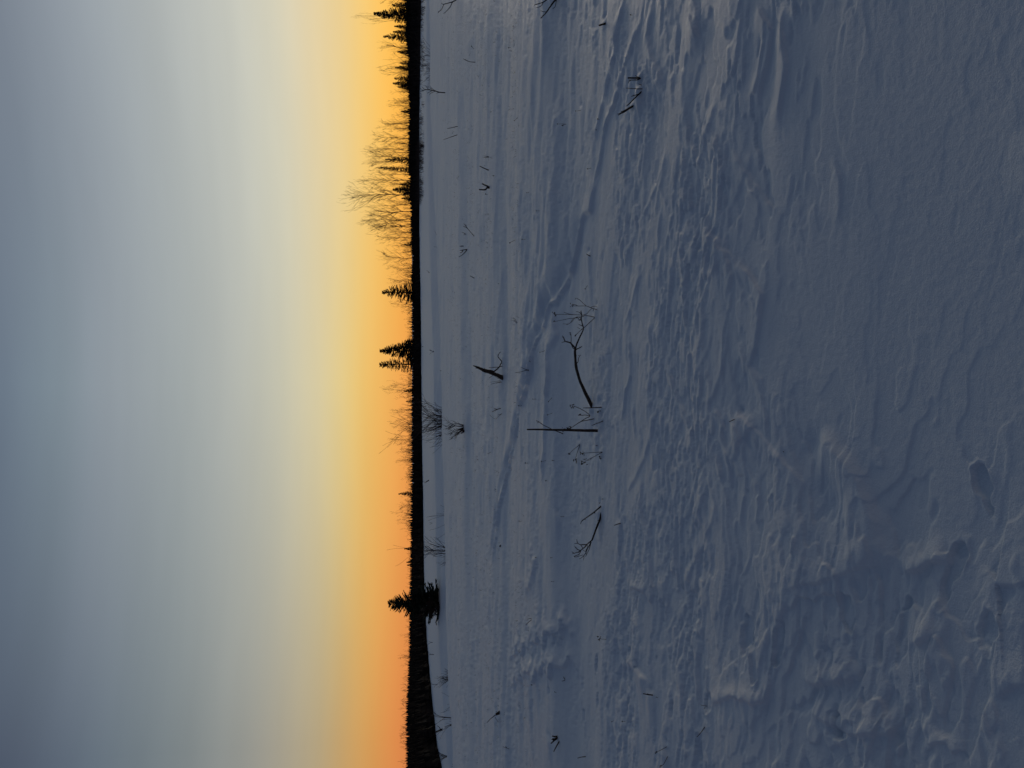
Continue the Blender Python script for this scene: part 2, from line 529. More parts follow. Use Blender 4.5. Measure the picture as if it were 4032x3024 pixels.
line([(2480, 2350), (2520, 2330), (2560, 2340), (2600, 2300)], .015, .05, .018, .06, 286)
line([(2470, 2590), (2520, 2640), (2570, 2710)], .02, .12, .022, .03, 293)

gp = random.Random(17)
for k in range(46):      # thin broken crests of wind crust, some of them forked
    px_ = gp.uniform(2430, 3250); py_ = gp.uniform(-60, 1950)
    if px_ > 2950 and 900 < py_: continue
    pts_ = [(px_, py_)]; dx_ = gp.uniform(-.25, .35)
    for q in range(gp.randint(3, 7)):
        dx_ += gp.uniform(-.22, .22)
        st_ = gp.uniform(35, 75)
        pts_.append((pts_[-1][0] + dx_ * st_, pts_[-1][1] + st_))
    a_ = gp.uniform(.006, .014)
    line(pts_, .011, gp.uniform(.03, .07), a_, .02, 1300 + 9 * k)
    if gp.random() < .45 and len(pts_) > 4:
        b_ = pts_[2]
        line([b_, (b_[0] + gp.uniform(15, 40), b_[1] + 55), (b_[0] + gp.uniform(30, 70), b_[1] + 120)], .010, .04, a_ * .8, .02, 1305 + 9 * k)
PATH = [(4010, 2520), (3700, 2480), (3450, 2520), (3250, 2640), (3050, 2700), (2850, 2720), (2680, 2700), (2540, 2640), (2420, 2610), (2320, 2580), (2230, 2600), (2150, 2610), (2080, 2600), (2020, 2640)]
for i in range(len(PATH) - 1):
    p = flat(*PATH[i]); q = flat(*PATH[i + 1])
    ln = float(np.hypot(*(q - p)))
    n_ = max(2, int(ln / .28))
    for k in range(n_):
        f = (k + gp.random()) / n_
        c_ = p + (q - p) * f + np.array((gp.gauss(0, .22), gp.gauss(0, .12)))
        PITS.append((c_[0], c_[1], gp.uniform(.05, .13), gp.uniform(.03, .06), gp.uniform(.008, .021), gp.uniform(-.6, .3), 900 + 7 * len(PITS)))
for px_, py_ in [(1979, 1487), (1972, 1500), (2331, 1597), (2352, 1220), (2341, 1249), (2354, 1696), (2368, 1604), (2375, 1657), (2339, 1649), (2373, 1780), (2284, 1749), (2366, 2022), (2366, 1994), (2522, 307), (2526, 350), (2525, 362),
                 (2494, 417), (2384, 93), (2194, -6), (1928, 738), (1924, 670), (1924, 618), (1840, 982), (1867, 929), (1870, 1096), (1972, 1608), (1972, 2148), (1966, 2806), (2196, 2904), (2202, 2920), (2570, 2737), (2777, 2860), (2787, 2781), (2626, 2940),
                 (2630, 2977), (2892, 1651), (2443, 2061), (2078, 1457), (2094, 2440), (2325, 1008), (1826, 1680), (2287, 434), (2145, 1381), (2150, 1813), (2222, 2033)]:
    c_ = flat(px_, py_)
    ROOTS.append((c_[0], c_[1], .030 + .0042 * float(c_[1])))

# ------------------------------------------------------------------ the snow sheet
def build_snow():
    vs = np.arange(4500, 1810, -3.4)
    dep = np.arctan((vs - 2016) / F) + PITCH
    r1 = EYE / np.tan(dep)
    r1 = np.concatenate((r1, np.linspace(r1[-1] + .3, 90, 130), np.linspace(91, 250, 60)))
    rr = np.concatenate(([.45, .6, .75, .9], r1[r1 > 1.0], np.geomspace(r1[-1] * 1.04, 3500, 40)))
    a_in = np.linspace(math.radians(-35), math.radians(35), 1180)
    a_out = np.linspace(math.radians(35), math.radians(325), 90)[1:-1]
    aa = np.concatenate((a_in, a_out))
    nr, na = len(rr), len(aa)
    A, R = np.meshgrid(aa, rr)
    x = R * np.sin(A); y = R * np.cos(A)
    z = H(x, y)
    co = np.stack((x, y, z), -1).reshape(-1, 3)
    co = np.vstack((co, [[0, 0, float(H(np.array([0.0]), np.array([0.0]))[0])]]))
    i = np.arange(nr - 1)[:, None]; j = np.arange(na)[None]
    j2 = (j + 1) % na
    quads = np.stack(((i * na + j) + 0 * j2, i * na + j2 + 0 * j, (i + 1) * na + j2, (i + 1) * na + j + 0 * j2), -1).reshape(-1, 4)[:, ::-1]
    c0 = nr * na
    tris = np.stack((np.full(na, c0), np.arange(na), (np.arange(na) + 1) % na), -1)[:, ::-1]
    loops = np.concatenate((quads.ravel(), tris.ravel())).astype(np.int32)
    tot = np.concatenate((np.full(len(quads), 4), np.full(len(tris), 3)))
    st = np.concatenate(([0], np.cumsum(tot)[:-1])).astype(np.int32)
    me = bpy.data.meshes.new('snow_field')
    me.vertices.add(len(co)); me.vertices.foreach_set('co', co.ravel().astype(np.float32))
    me.loops.add(len(loops)); me.loops.foreach_set('vertex_index', loops)
    me.polygons.add(len(tot)); me.polygons.foreach_set('loop_start', st)
    me.polygons.foreach_set('use_smooth', np.ones(len(tot), bool))
    me.update(calc_edges=True)
    me.validate()
    m = bpy.data.materials.new('snow')
    m.use_nodes = True
    t = m.node_tree
    b = t.nodes['Principled BSDF']
    b.inputs['Roughness'].default_value = .52
    b.inputs['IOR'].default_value = 1.31
    b.inputs['Specular IOR Level'].default_value = .7
    tcn = t.nodes.new('ShaderNodeTexCoord')
    def noise(scale, detail, rough=.6):
        n = t.nodes.new('ShaderNodeTexNoise')
        n.inputs['Scale'].default_value = scale
        n.inputs['Detail'].default_value = detail
        n.inputs['Roughness'].default_value = rough
        t.links.new(tcn.outputs['Object'], n.inputs['Vector'])
        return n.outputs[0]
    rp = t.nodes.new('ShaderNodeValToRGB')
    rp.color_ramp.elements[0].position = .35; rp.color_ramp.elements[1].position = .65
    rp.color_ramp.elements[0].color = (.67, .71, .76, 1)
    rp.color_ramp.elements[1].color = (.73, .755, .785, 1)
    t.links.new(noise(1.6, 3), rp.inputs[0])
    t.links.new(rp.outputs[0], b.inputs['Base Color'])
    b1 = t.nodes.new('ShaderNodeBump'); b1.inputs['Strength'].default_value = .45; b1.inputs['Distance'].default_value = .010
    t.links.new(noise(150, 3, .75), b1.inputs['Height'])
    b2 = t.nodes.new('ShaderNodeBump'); b2.inputs['Strength'].default_value = .16; b2.inputs['Distance'].default_value = .03
    t.links.new(noise(14, 3), b2.inputs['Height'])
    t.links.new(b1.outputs[0], b2.inputs['Normal'])
    t.links.new(b2.outputs[0], b.inputs['Normal'])
    me.materials.append(m)
    o = link_mesh('snow_field', me)
    tag(o, 'wind-carved snow field stretching from the foreground to the wood', None, None, 'structure')
    return o

build_snow()

# ------------------------------------------------------------------ traced plants
def smooth_path(P, R, n=3):
    """Catmull-Rom through points with radii"""
    if len(P) < 3:
        return P, R
    out = []; rad = []
    for i in range(len(P) - 1):
        p0 = P[max(i - 1, 0)]; p1 = P[i]; p2 = P[i + 1]; p3 = P[min(i + 2, len(P) - 1)]
        for k in range(n):
            t = k / n
            q = .5 * ((2 * p1) + (p2 - p0) * t + (2 * p0 - 5 * p1 + 4 * p2 - p3) * t * t + (3 * p1 - p0 - 3 * p2 + p3) * t ** 3)
            out.append(q); rad.append(R[i] * (1 - t) + R[i + 1] * t)
    out.append(P[-1]); rad.append(R[-1])
    return out, rad

class Trace:
    """a plant whose limbs were measured in the photo; its distance is that of its root on the snow"""
    def __init__(s, name, label, cat, root, group=None, seed=1, depth=None):
        s.rng = random.Random(seed)
        g = ground(*root) if depth is None else None
        if depth is not None:
            d = ray(*root)
            q = CAMPOS + d * depth
            q[2] = float(H(np.array([q[0]]), np.array([q[1]]))[0])
            g = q
        s.base = Vector(g)
        s.ob = empty(name, g)
        tag(s.ob, label, cat, group)
        s.known = [(root, s.base.y)]
        s.sc = s.base.y / F
    def at(s, p, dy):
        d = ray(*p)
        return Vector(CAMPOS + d * dy)
    def limb(s, part, pts, r0, r1, rooted=False, mat=None, sides=6, spread=.35, rough=.12, parent=None, mb=None, radii=None, sink=.06):
        p0 = pts[0]
        # depth where this limb leaves its parent
        k = min(s.known, key=lambda q: (q[0][0] - p0[0]) ** 2 + (q[0][1] - p0[1]) ** 2)
        dy = k[1] if not rooted or len(s.known) > 1 and ((k[0][0] - p0[0]) ** 2 + (k[0][1] - p0[1]) ** 2) < 30 else s.base.y
        if rooted and p0 != s.known[0][0]:
            g = ground(*p0)
            if abs(g[1] - s.base.y) < .25 * s.base.y: dy = g[1]
        slope = s.rng.uniform(-spread, spread)
        P = []
        prev = p0
        for p in pts:
            ln = math.hypot(p[0] - prev[0], p[1] - prev[1]) * s.sc
            dy += slope * ln
            slope += s.rng.uniform(-.15, .15) * spread
            P.append(s.at(p, dy)); s.known.append((p, dy)); prev = p
        n = len(P)
        R = radii and [r * s.sc for r in radii] or [(r0 + (r1 - r0) * i / max(n - 1, 1)) * s.sc for i in range(n)]
        P, R = smooth_path(P, R, 3)
        if rooted:
            gz = float(H(np.array([P[0].x]), np.array([P[0].y]))[0])
            d = (P[0] - P[1]); d.z = min(d.z, -.3 * d.length)
            if d.length > 0: d.normalize()
            q = P[0] + d * sink
            q.z = min(q.z, gz - sink * .6)
            P = [q] + P; R = [R[0]] + R
        loc = [p - s.base for p in P]
        own = mb is None
        mb = mb or MB()
        mb.tube(loc, R, sides, True, rough, s.rng)
        if own:
            return mb.build(part, mat or TWIG, parent or s.ob)
    def heads(s, part, pix, r, mat=None, parent=None):
        mb = MB()
        for p in pix:
            k = min(s.known, key=lambda q: (q[0][0] - p[0]) ** 2 + (q[0][1] - p[1]) ** 2)
            mb.blob(s.at(p, k[1]) - s.base, r * s.sc * s.rng.uniform(.8, 1.25), s.rng)
        return mb.build(part, mat or WEED, parent or s.ob)

# --- the leaning broken log
t = Trace('broken_log', 'thick broken log leaning out of the snow with a crooked dead branch', 'log', (1979, 1487), seed=3)
t.limb('trunk', [(1979, 1487), (1964, 1480), (1949.5, 1474), (1938, 1469.5), (1927, 1465), (1909, 1459.6), (1896, 1454), (1884, 1447.5), (1872, 1442.5), (1862.5, 1439.7)], 8, 1, True, BARK, 10, .25, .16, radii=[9, 7.6, 7, 6.8, 7.6, 7, 6, 4.6, 2.8, 1.2], sink=.15)
t.limb('splinter', [(1890, 1451), (1880, 1450), (1872, 1449)], 2.4, 1, False, BARK)
b = t.limb('branch', [(1918, 1459), (1930, 1459), (1939, 1461), (1946, 1462.3), (1958.5, 1452.3), (1966.6, 1444.2), (1971, 1434), (1976, 1424.8), (1967.5, 1413.5), (1961, 1403.5), (1964, 1393.6), (1971, 1385.4)], 3.4, 1.1, False, BARK, 7, .2)
t.limb('twig', [(1966.6, 1444.2), (1973, 1443), (1979.3, 1441)], 2, 1, parent=b)
t.limb('twig', [(1964, 1446), (1949.4, 1446), (1935, 1447.8), (1925, 1447.3)], 1.6, .8, parent=b)
t.limb('twig', [(1976, 1424.8), (1980, 1421.5)], 1.6, .9, parent=b)
for k in range(16):          # loose bark flakes
    i = t.rng.random()
    a = (1975 - 85 * i, 1485 - 36 * i)
    p = t.at((a[0] + t.rng.uniform(-3, 3), a[1] + t.rng.choice((-7, 7)) * (1 - .4 * i)), t.base.y + t.rng.uniform(-.02, .02)) - t.base
    mbf = MB(); mbf.spray(p, Vector((t.rng.uniform(-.5, .5), t.rng.uniform(-.5, .5), t.rng.uniform(-1, 1))).normalized(), .025, .008, Vector((.7, .7, 0)))
    mbf.build('bark_flake', BARK, t.ob)
t = Trace('grass_tuft', 'tuft of straight dry stalks beside the leaning broken log', 'grass', (1972, 1499), seed=4)
for a in ([(1972, 1499), (1950, 1502), (1928, 1505)], [(1973, 1503), (1950, 1508), (1932, 1513.5)], [(1974, 1505), (1952, 1510)], [(1960, 1476), (1940, 1479), (1926, 1489)], [(1971, 1495), (1950, 1484)]):
    t.limb('stalk', a, 1.1, .6, True, STRAW, 4)

# --- the bent sapling
t = Trace('bent_sapling', 'long bare sapling bowed over the snow with a forked twiggy tip', 'sapling', (2331, 1597), seed=7)
t.limb('stem', [(2331, 1597), (2322, 1582), (2298, 1533), (2280, 1489), (2268, 1440), (2265, 1400), (2264, 1380)], 8, 5.2, True, BARK, 8, .2, .1, radii=[8.5, 7.2, 6.4, 5.6, 5.6, 5, 5], sink=.12)
b = t.limb('branch', [(2264, 1380), (2272, 1352), (2284, 1325), (2297, 1296), (2292, 1272), (2289, 1255), (2291, 1240), (2286, 1226)], 3.6, 1.4, False, BARK, 6, .4)
for a in ([(2291, 1240), (2280, 1229), (2268, 1227)], [(2289, 1258), (2284, 1250), (2272, 1248), (2262, 1253)], [(2290, 1262), (2282, 1258), (2274, 1252), (2256, 1254)], [(2294, 1284), (2284, 1280), (2278, 1277)], [(2290, 1236), (2288, 1222)], [(2289, 1252), (2283, 1262), (2276, 1258)]):
    t.limb('twig', a, 1.7, .8, parent=b)
b = t.limb('branch', [(2264, 1380), (2262, 1368), (2252, 1356), (2244, 1349), (2226, 1344), (2222, 1336), (2219, 1328), (2214, 1322)], 4, 1.2, False, BARK, 6, .5)
for a in ([(2248, 1353), (2249, 1335), (2248, 1318), (2246, 1308)], [(2249, 1320), (2243, 1316)], [(2248, 1312), (2240, 1310)], [(2226, 1344), (2218, 1347), (2211, 1348)], [(2222, 1336), (2217, 1334)], [(2220, 1330), (2214, 1327)], [(2258, 1374), (2250, 1358), (2246, 1347)]):
    t.limb('twig', a, 1.8, .8, parent=b)
b = t.limb('branch', [(2264, 1382), (2272, 1374), (2282, 1370), (2292, 1363)], 2.8, 1.2, False, BARK)
t.limb('twig', [(2282, 1370), (2284, 1363)], 1.2, .8, parent=b)
b = t.limb('branch', [(2270, 1432), (2276, 1424), (2278, 1412), (2282, 1402), (2288, 1398)], 1.9, .9)
t.limb('twig', [(2282, 1402), (2277, 1398)], 1.1, .8, parent=b)
for a in ([(2268, 1405), (2270, 1398)], [(2281, 1490), (2276, 1489)], [(2300, 1530), (2294, 1532)]):
    t.limb('knot', a, 2.2, 1.2, mat=BARK)

# --- tall thin weeds by its tip
def weed(label, root, stems, heads=(), seed=1, r=1.5, group=None, name='dry_weed', cat='weed', headr=2.4, hm=None, sp=.5):
    t = Trace(name, label, cat, root, group, seed)
    st = []
    for i, a in enumerate(stems):
        rooted = abs(a[0][0] - root[0]) + abs(a[0][1] - root[1]) < 12
        st.append(t.limb('stem' if rooted else 'side_stem', a, r if rooted else r * .8, r * .6, rooted, WEED, 5, sp, .1, sink=.05))
    if heads:
        for hs in heads:
            t.heads('seed_head', hs, headr, hm)
    return t

def umbel(c, n, r, seed):
    g = random.Random(seed)
    return [(c[0] + r * g.uniform(-1, 1), c[1] + r * g.uniform(-1, 1)) for _ in range(n)]

weed('tall weed with two arching tops past the tip of the bent sapling', (2352, 1220), [[(2352, 1220), (2340, 1216), (2325, 1211), (2309, 1205), (2280, 1205), (2252, 1204)], [(2309, 1205), (2296, 1194), (2284, 1182), (2268, 1174), (2265, 1180)], [(2325, 1211), (2338, 1206), (2350, 1206)], [(2338, 1216), (2336, 1224)], [(2275, 1205), (2266, 1200), (2256, 1198)]], [umbel((2252, 1202), 6, 7, 1)], 21)
weed('tall straight weed crossing behind the twiggy tip of the bent sapling', (2341, 1249), [[(2341, 1249), (2320, 1244), (2293, 1241), (2260, 1239), (2220, 1238), (2183, 1239)], [(2341, 1252), (2328, 1264), (2312, 1279), (2299, 1291), (2284, 1303), (2272, 1315), (2265, 1319)], [(2299, 1291), (2288, 1296), (2274, 1289)], [(2260, 1239), (2240, 1236), (2220, 1229)], [(2293, 1241), (2310, 1236), (2322, 1222), (2335, 1212)]], [umbel((2182, 1236), 8, 8, 2), umbel((2268, 1320), 4, 4, 3)], 22)
weed('slim weed with drooping side twigs beside the sapling tip', (2300, 1246), [[(2300, 1246), (2286, 1247), (2262, 1252), (2240, 1255), (2210, 1261), (2183, 1266)], [(2262, 1254), (2250, 1268), (2236, 1276), (2216, 1275)], [(2256, 1256), (2245, 1272), (2230, 1279)]], [umbel((2184, 1267), 3, 4, 4)], 23, 1.3)

# --- the upright stake and what stands round it
t = Trace('wooden_stake', 'tall straight upright stick standing alone beside the bent sapling', 'stick', (2354, 1696), seed=31)
t.limb('shaft', [(2354, 1696), (2300, 1695), (2240, 1693.5), (2180, 1692.5), (2120, 1691), (2075, 1691)], 6.2, 2.8, True, BARK, 8, .05, .08, sink=.15)
t.limb('knot', [(2352, 1696), (2356, 1692), (2353, 1690)], 4, 2.5, False, BARK)
weed('thin bowed twig crossing behind the tall upright stick', (2217, 1708), [[(2217, 1708), (2200, 1701), (2180, 1693), (2155, 1681), (2140, 1674), (2133, 1669)], [(2133, 1669), (2122, 1661), (2111, 1656)], [(2122, 1661), (2116, 1664)]], (), 33, 2.0, name='bare_twig', cat='twig')
weed('short upright stalk beside the thick end of the bent sapling', (2368, 1604), [[(2368, 1604), (2340, 1605), (2318, 1606), (2296, 1606)]], (), 34, 2.4, name='plant_stalk', cat='stalk')
weed('tiny stub with a seed cluster between two stalks by the sapling', (2366, 1618), [[(2366, 1618), (2360, 1618), (2353, 1619)]], [umbel((2356, 1622), 3, 3, 9)], 35, 1.8)
weed('slanting bare stalk between the tall stick and the short stalk', (2375, 1657), [[(2375, 1657), (2362, 1663), (2345, 1669), (2330, 1676)]], (), 36, 2.0, name='plant_stalk', cat='stalk')
weed('branching dry umbel with round seed heads leaning to the tall stick', (2339, 1649), [[(2339, 1649), (2315, 1654), (2287, 1660), (2262, 1676), (2246, 1686)], [(2287, 1660), (2305, 1648), (2323, 1638), (2310, 1624), (2290, 1612), (2270, 1603), (2258, 1599)], [(2323, 1638), (2305, 1634), (2290, 1636), (2280, 1633)]], [umbel((2253, 1599), 12, 8, 5), umbel((2242, 1684), 12, 8, 6), umbel((2284, 1635), 5, 5, 7), umbel((2222, 1690), 6, 10, 8)], 37, 2.0)
weed('low dry umbel pair with spread seed heads beyond the tall stick', (2373, 1780), [[(2373, 1780), (2345, 1781), (2315, 1783), (2298, 1784)], [(2373, 1780), (2350, 1792), (2330, 1803), (2312, 1811)], [(2330, 1803), (2322, 1811), (2300, 1816)]], [umbel((2292, 1784), 10, 8, 11), umbel((2300, 1818), 16, 12, 12), umbel((2364, 1801), 5, 6, 13)], 38, 1.3)
weed('dry umbel with two diverging stems behind the low umbel pair', (2284, 1749), [[(2284, 1749), (2268, 1762), (2254, 1774), (2244, 1785)], [(2284, 1749), (2276, 1772), (2270, 1792), (2266, 1808)]], [umbel((2242, 1786), 4, 4, 14), umbel((2263, 1815), 12, 8, 15)], 39, 1.3)
weed('small dark stub in the snow before the low umbel pair', (2353, 1754), [[(2353, 1754), (2345, 1755)]], (), 40, 1.8, name='plant_stub', cat='stub')

# --- the fallen brushy branch
t = Trace('brushy_branch', 'fallen bare branch leaning up from the snow with a bushy twig end', 'branch', (2366, 2022), seed=51)
t.limb('stem', [(2366, 2022), (2365, 2030), (2362, 2044), (2352, 2069), (2341, 2099), (2331, 2127)], 4.0, 3.2, True, BARK, 7, .1, .1, radii=[3, 3.8, 4.2, 4, 3.6, 3.4])
b = t.limb('branch', [(2331, 2127), (2320, 2136), (2309, 2144), (2296, 2144), (2286, 2145), (2275, 2139), (2272, 2130), (2271, 2123)], 2.6, 1, False, BARK, 6, .5)
t.limb('twig', [(2275, 2139), (2268, 2140), (2261.5, 2141)], 1.2, .8, parent=b)
t.limb('twig', [(2286, 2145), (2291, 2152), (2296, 2159)], 1.5, 1.1, parent=b)
b = t.limb('branch', [(2309, 2146), (2303, 2154), (2296, 2159), (2288, 2166), (2280, 2172), (2268, 2176), (2261, 2178), (2251, 2172)], 2.6, 1, False, BARK, 6, .5)
for a in ([(2262, 2178), (2257, 2179), (2253, 2181)], [(2285, 2168), (2276, 2164), (2271, 2159), (2261, 2149)], [(2271, 2159), (2265, 2156)], [(2276, 2163), (2270, 2166)], [(2287, 2168), (2283, 2178), (2280, 2183), (2270, 2187), (2260, 2191), (2268, 2193), (2278, 2190), (2296, 2185)], [(2281, 2173), (2276, 2176)]):
    t.limb('twig', a, 1.7, .9, parent=b)
b = t.limb('branch', [(2328, 2134), (2320, 2148), (2310, 2167), (2306, 2178), (2299.5, 2187), (2290, 2196), (2280, 2201)], 2.2, .9, False, BARK, 6, .5)
for a in ([(2299.5, 2187), (2299, 2197), (2297, 2206)], [(2310, 2167), (2303, 2171), (2296, 2165)], [(2307, 2177), (2309, 2184), (2305, 2191)], [(2312, 2144), (2313, 2158), (2308, 2164), (2309, 2176)]):
    t.limb('twig', a, 1.5, .8, parent=b)
b = t.limb('branch', [(2327, 2136), (2323, 2152), (2319, 2165), (2312, 2178), (2307, 2189)], 2, .9, False, BARK, 6, .5)
t.limb('twig', [(2346, 2084), (2343, 2086)], 1.5, 1, mat=BARK)
t.limb('twig', [(2358, 2047), (2351, 2052)], 1.0, .7)
t = Trace('bare_stick', 'straight bare stick rising from the foot of the fallen brushy branch', 'stick', (2366, 1994), seed=52)
t.limb('shaft', [(2366, 1994), (2353, 2005), (2339, 2017), (2318, 2032), (2295, 2048), (2289, 2055), (2286, 2063)], 3.2, 1.2, True, BARK, 6, .2)
t.limb('knot', [(2339, 2017), (2343, 2021)], 2.8, 1.5, False, BARK)
t.limb('knot', [(2303, 2043), (2305, 2048)], 1.6, 1, False, BARK)

# --- sticks by the trail
t = Trace('stick_cluster', 'forked pair of dark sticks standing where the trail enters', 'stick', (2522, 307), seed=61)
t.limb('stick', [(2522, 307), (2500, 307), (2472, 307)], 4, 3.2, True, BARK)
b = t.limb('stick', [(2522, 308), (2512, 314), (2495, 315), (2476, 315)], 2.4, 1.6, True, BARK)
t.limb('twig', [(2486, 315), (2478, 320), (2472, 328)], 1.3, .8, parent=b)
t.limb('twig', [(2518, 306), (2508, 301), (2500, 297)], 1.5, .8)
weed('thin curved stick next to the forked pair by the trail', (2526, 350), [[(2526, 350), (2510, 350), (2488, 348), (2465, 347)]], (), 62, 2.0, name='bare_stick', cat='stick')
weed('very short twig between the forked pair and the curved stick', (2526, 335), [[(2526, 335), (2520, 333), (2513, 330)]], (), 63, 1.6, name='bare_stick', cat='stick')
t = Trace('slanting_branch', 'slanting dark branch with a side fork by the trail', 'branch', (2525, 362), seed=64)
t.limb('stem', [(2525, 362), (2510, 376), (2492, 394), (2478, 408), (2467, 417)], 3.6, 1.6, True, BARK)
b = t.limb('side_branch', [(2517, 370), (2503, 374), (2486, 380)], 2.4, 1.2, False, BARK)
t.limb('twig', [(2500, 376), (2491, 374)], 1.2, .8, parent=b)
t = Trace('fallen_log', 'stout split stick lying slantwise below the slanting branch by the trail', 'log', (2494, 417), seed=65)
t.limb('shaft', [(2494, 417), (2478, 426), (2462, 436), (2450, 442)], 4.2, 5, True, BARK, 8)
for a in ([(2450, 442), (2440, 447), (2431, 449)], [(2452, 443), (2442, 449), (2433, 454)], [(2456, 440), (2448, 439), (2444, 437)]):
    t.limb('splinter', a, 2.4, .9, False, BARK)
t = Trace('log_stub', 'short thick dark stub poking from rippled snow alone', 'stub', (2384, 93), seed=66)
t.limb('stub', [(2384, 93), (2372, 96), (2359, 100)], 4.4, 3, True, BARK, 8)
t = Trace('bare_shrub', 'bare shrub with long low branches in front of the wide drift', 'shrub', (2194, -6), seed=67)
t.limb('stem', [(2194, -6), (2178, 10), (2164, 30), (2150, 50), (2129, 72)], 4, 1.6, True, BARK)
b = t.limb('stem', [(2194, -6), (2165, -8), (2140, 8), (2120, 15), (2104, 20)], 3, 1.2, True, BARK)
t.limb('twig', [(2140, 8), (2130, 24), (2112, 31)], 1.5, .8, parent=b)
t.limb('twig', [(2152, 47), (2140, 46), (2128, 42)], 1.5, .8)
t.limb('twig', [(2190, 4), (2186, 26), (2176, 34)], 1.5, .8)
t = Trace('bare_shrub', 'bare shrub with hooked twigs and dark buds far out on the flat snow', 'shrub', (1796, 0), seed=68)
t.limb('stem', [(1796, 0), (1780, 8), (1762, 13), (1745, 17), (1738, 12)], 2.2, 1, True, BARK)
t.limb('branch', [(1782, 8), (1772, 28), (1758, 44), (1747, 54)], 1.6, .8)
t.limb('branch', [(1748, 16), (1742, 30), (1736, 40), (1727, 46)], 1.3, .8)
t.heads('bud', [(1736, 40), (1727, 48), (1730, 44)], 2.2)
t = Trace('broken_stub', 'forked dark stub like a letter y sticking out of far snow', 'stub', (1928, 738), seed=69)
t.limb('stem', [(1928, 738), (1914, 731), (1898, 723)], 3.6, 2.6, True, BARK)
t.limb('stem', [(1927, 740), (1916, 740), (1911, 747), (1886, 746)], 3.2, 2.8, True, BARK)
t.limb('knot', [(1913, 731), (1908, 728)], 2, 1.2, False, BARK)
weed('leaning dark stick near the y-shaped stub in far snow', (1924, 670), [[(1924, 670), (1910, 664), (1889, 654)]], (), 70, 2.6, name='bare_stick', cat='stick')
weed('pointed dark stub beyond the leaning stick in far snow', (1924, 618), [[(1924, 618), (1918, 618), (1908, 619)]], (), 71, 2.8, name='plant_stub', cat='stub')
t = Trace('twig_clump', 'clump of crooked dark twigs half buried on the far flat snow', 'twig', (1840, 982), seed=72)
for a in ([(1840, 982), (1826, 984), (1811, 986)], [(1838, 984), (1832, 992), (1822, 1002), (1807, 1012)], [(1826, 969), (1818, 969), (1810, 970)], [(1836, 986), (1842, 992)], [(1832, 996), (1838, 1000), (1836, 1006)], [(1824, 985), (1818, 993), (1812, 995)]):
    t.limb('twig', a, 2.2, 1.1, abs(a[0][0] - 1838) < 16, BARK)
weed('slim forked twig pointing up beside the buried twig clump', (1867, 929), [[(1867, 929), (1855, 916), (1842, 900), (1826, 880)], [(1842, 900), (1830, 893), (1824, 892)], [(1836, 893), (1834, 884)]], (), 73, 1.5, name='bare_twig', cat='twig')
weed('small forked twig between the slim twig and the buried clump', (1837, 925), [[(1837, 925), (1828, 918), (1819, 914)], [(1830, 920), (1826, 926)]], (), 74, 1.2, name='bare_twig', cat='twig')
weed('slightly bent single twig near the far shrub with hooked twigs', (1872, 245), [[(1872, 245), (1855, 244), (1838, 239), (1824, 231)], [(1836, 238), (1832, 234)]], (), 75, 1.6, name='bare_twig', cat='twig')
for a, l in (([(1800, 498), (1782, 502), (1761, 507)], 'shorter of two thin slanted stems on far snow'), ([(1800, 531), (1775, 540), (1746, 550)], 'longer of two thin slanted stems on far snow')):
    weed(l, a[0], [a], (), int(a[0][1]), 1.4, name='thin_stem', cat='stem')
weed('dark short stick lying before the crossing trail lines', (1870, 1096), [[(1870, 1096), (1862, 1092), (1850, 1086)]], (), 77, 1.8, name='bare_stick', cat='stick')
weed('crooked forked twig left of the broken log on far snow', (1972, 1608), [[(1972, 1608), (1958, 1612), (1937, 1622)], [(1958, 1612), (1950, 1610), (1945, 1608)]], (), 78, 2.0, name='bare_twig', cat='twig')
weed('pair of thin weeds crossing near the crooked forked twig', (1976, 1628), [[(1976, 1628), (1960, 1642), (1950, 1650), (1928, 1634)], [(1976, 1630), (1960, 1634)]], (), 79, 1.0)
t = Trace('log_stub', 'dark stub with a trailing thin twig at the far end of the trail', 'stub', (1972, 2148), seed=80)
t.limb('stub', [(1972, 2148), (1976, 2144), (1966, 2152)], 4, 2.5, True, BARK)
t.limb('twig', [(1972, 2146), (1985, 2134), (2005, 2124)], 1.3, .7)
t = Trace('tree_stump', 'small dark rotten stump with a long slanting twig far out', 'stump', (1966, 2806), seed=81)
t.limb('stump', [(1966, 2806), (1960, 2809), (1953, 2813)], 6, 4.5, True, BARK, 9, .1, .25)
t.limb('twig', [(1958, 2811), (1946, 2819), (1930, 2832), (1917, 2846)], 1.8, .9)
t.limb('twig', [(1950, 2824), (1958, 2838), (1964, 2844)], 1.0, .6)
t.limb('twig', [(1962, 2806), (1952, 2801)], 1.2, .7)
t = Trace('tree_stump', 'splintered stump of crossed dark sticks in a snow hollow', 'stump', (2196, 2904), seed=82)
for a in ([(2196, 2904), (2184, 2909), (2172, 2912)], [(2194, 2907), (2182, 2916), (2169, 2928)], [(2194, 2900), (2182, 2900), (2174, 2898)], [(2178, 2908), (2180, 2920)]):
    t.limb('splinter', a, 3.4, 2, a[0][0] > 2190, BARK, 7)
weed('leaning dark stick beside the splintered stump', (2202, 2920), [[(2202, 2920), (2192, 2937), (2180, 2960)]], (), 83, 3.0, name='bare_stick', cat='stick')
weed('thin straight stick lying on the snow nearer than the splintered stump', (2306, 2979), [[(2306, 2979), (2290, 2981), (2274, 2985)]], (), 84, 2.0, name='bare_stick', cat='stick')
weed('thin twig with side shoot between the two far stumps', (2006, 2949), [[(2006, 2949), (1995, 2945), (1980, 2940)], [(1996, 2945), (1990, 2938)]], (), 85, 1.2, name='bare_twig', cat='twig')
t = Trace('bare_stick', 'stubby dark stick with knots beside a drift edge', 'stick', (2570, 2737), seed=86)
t.limb('shaft', [(2570, 2737), (2553, 2735), (2532, 2731)], 3, 1.8, True, BARK)
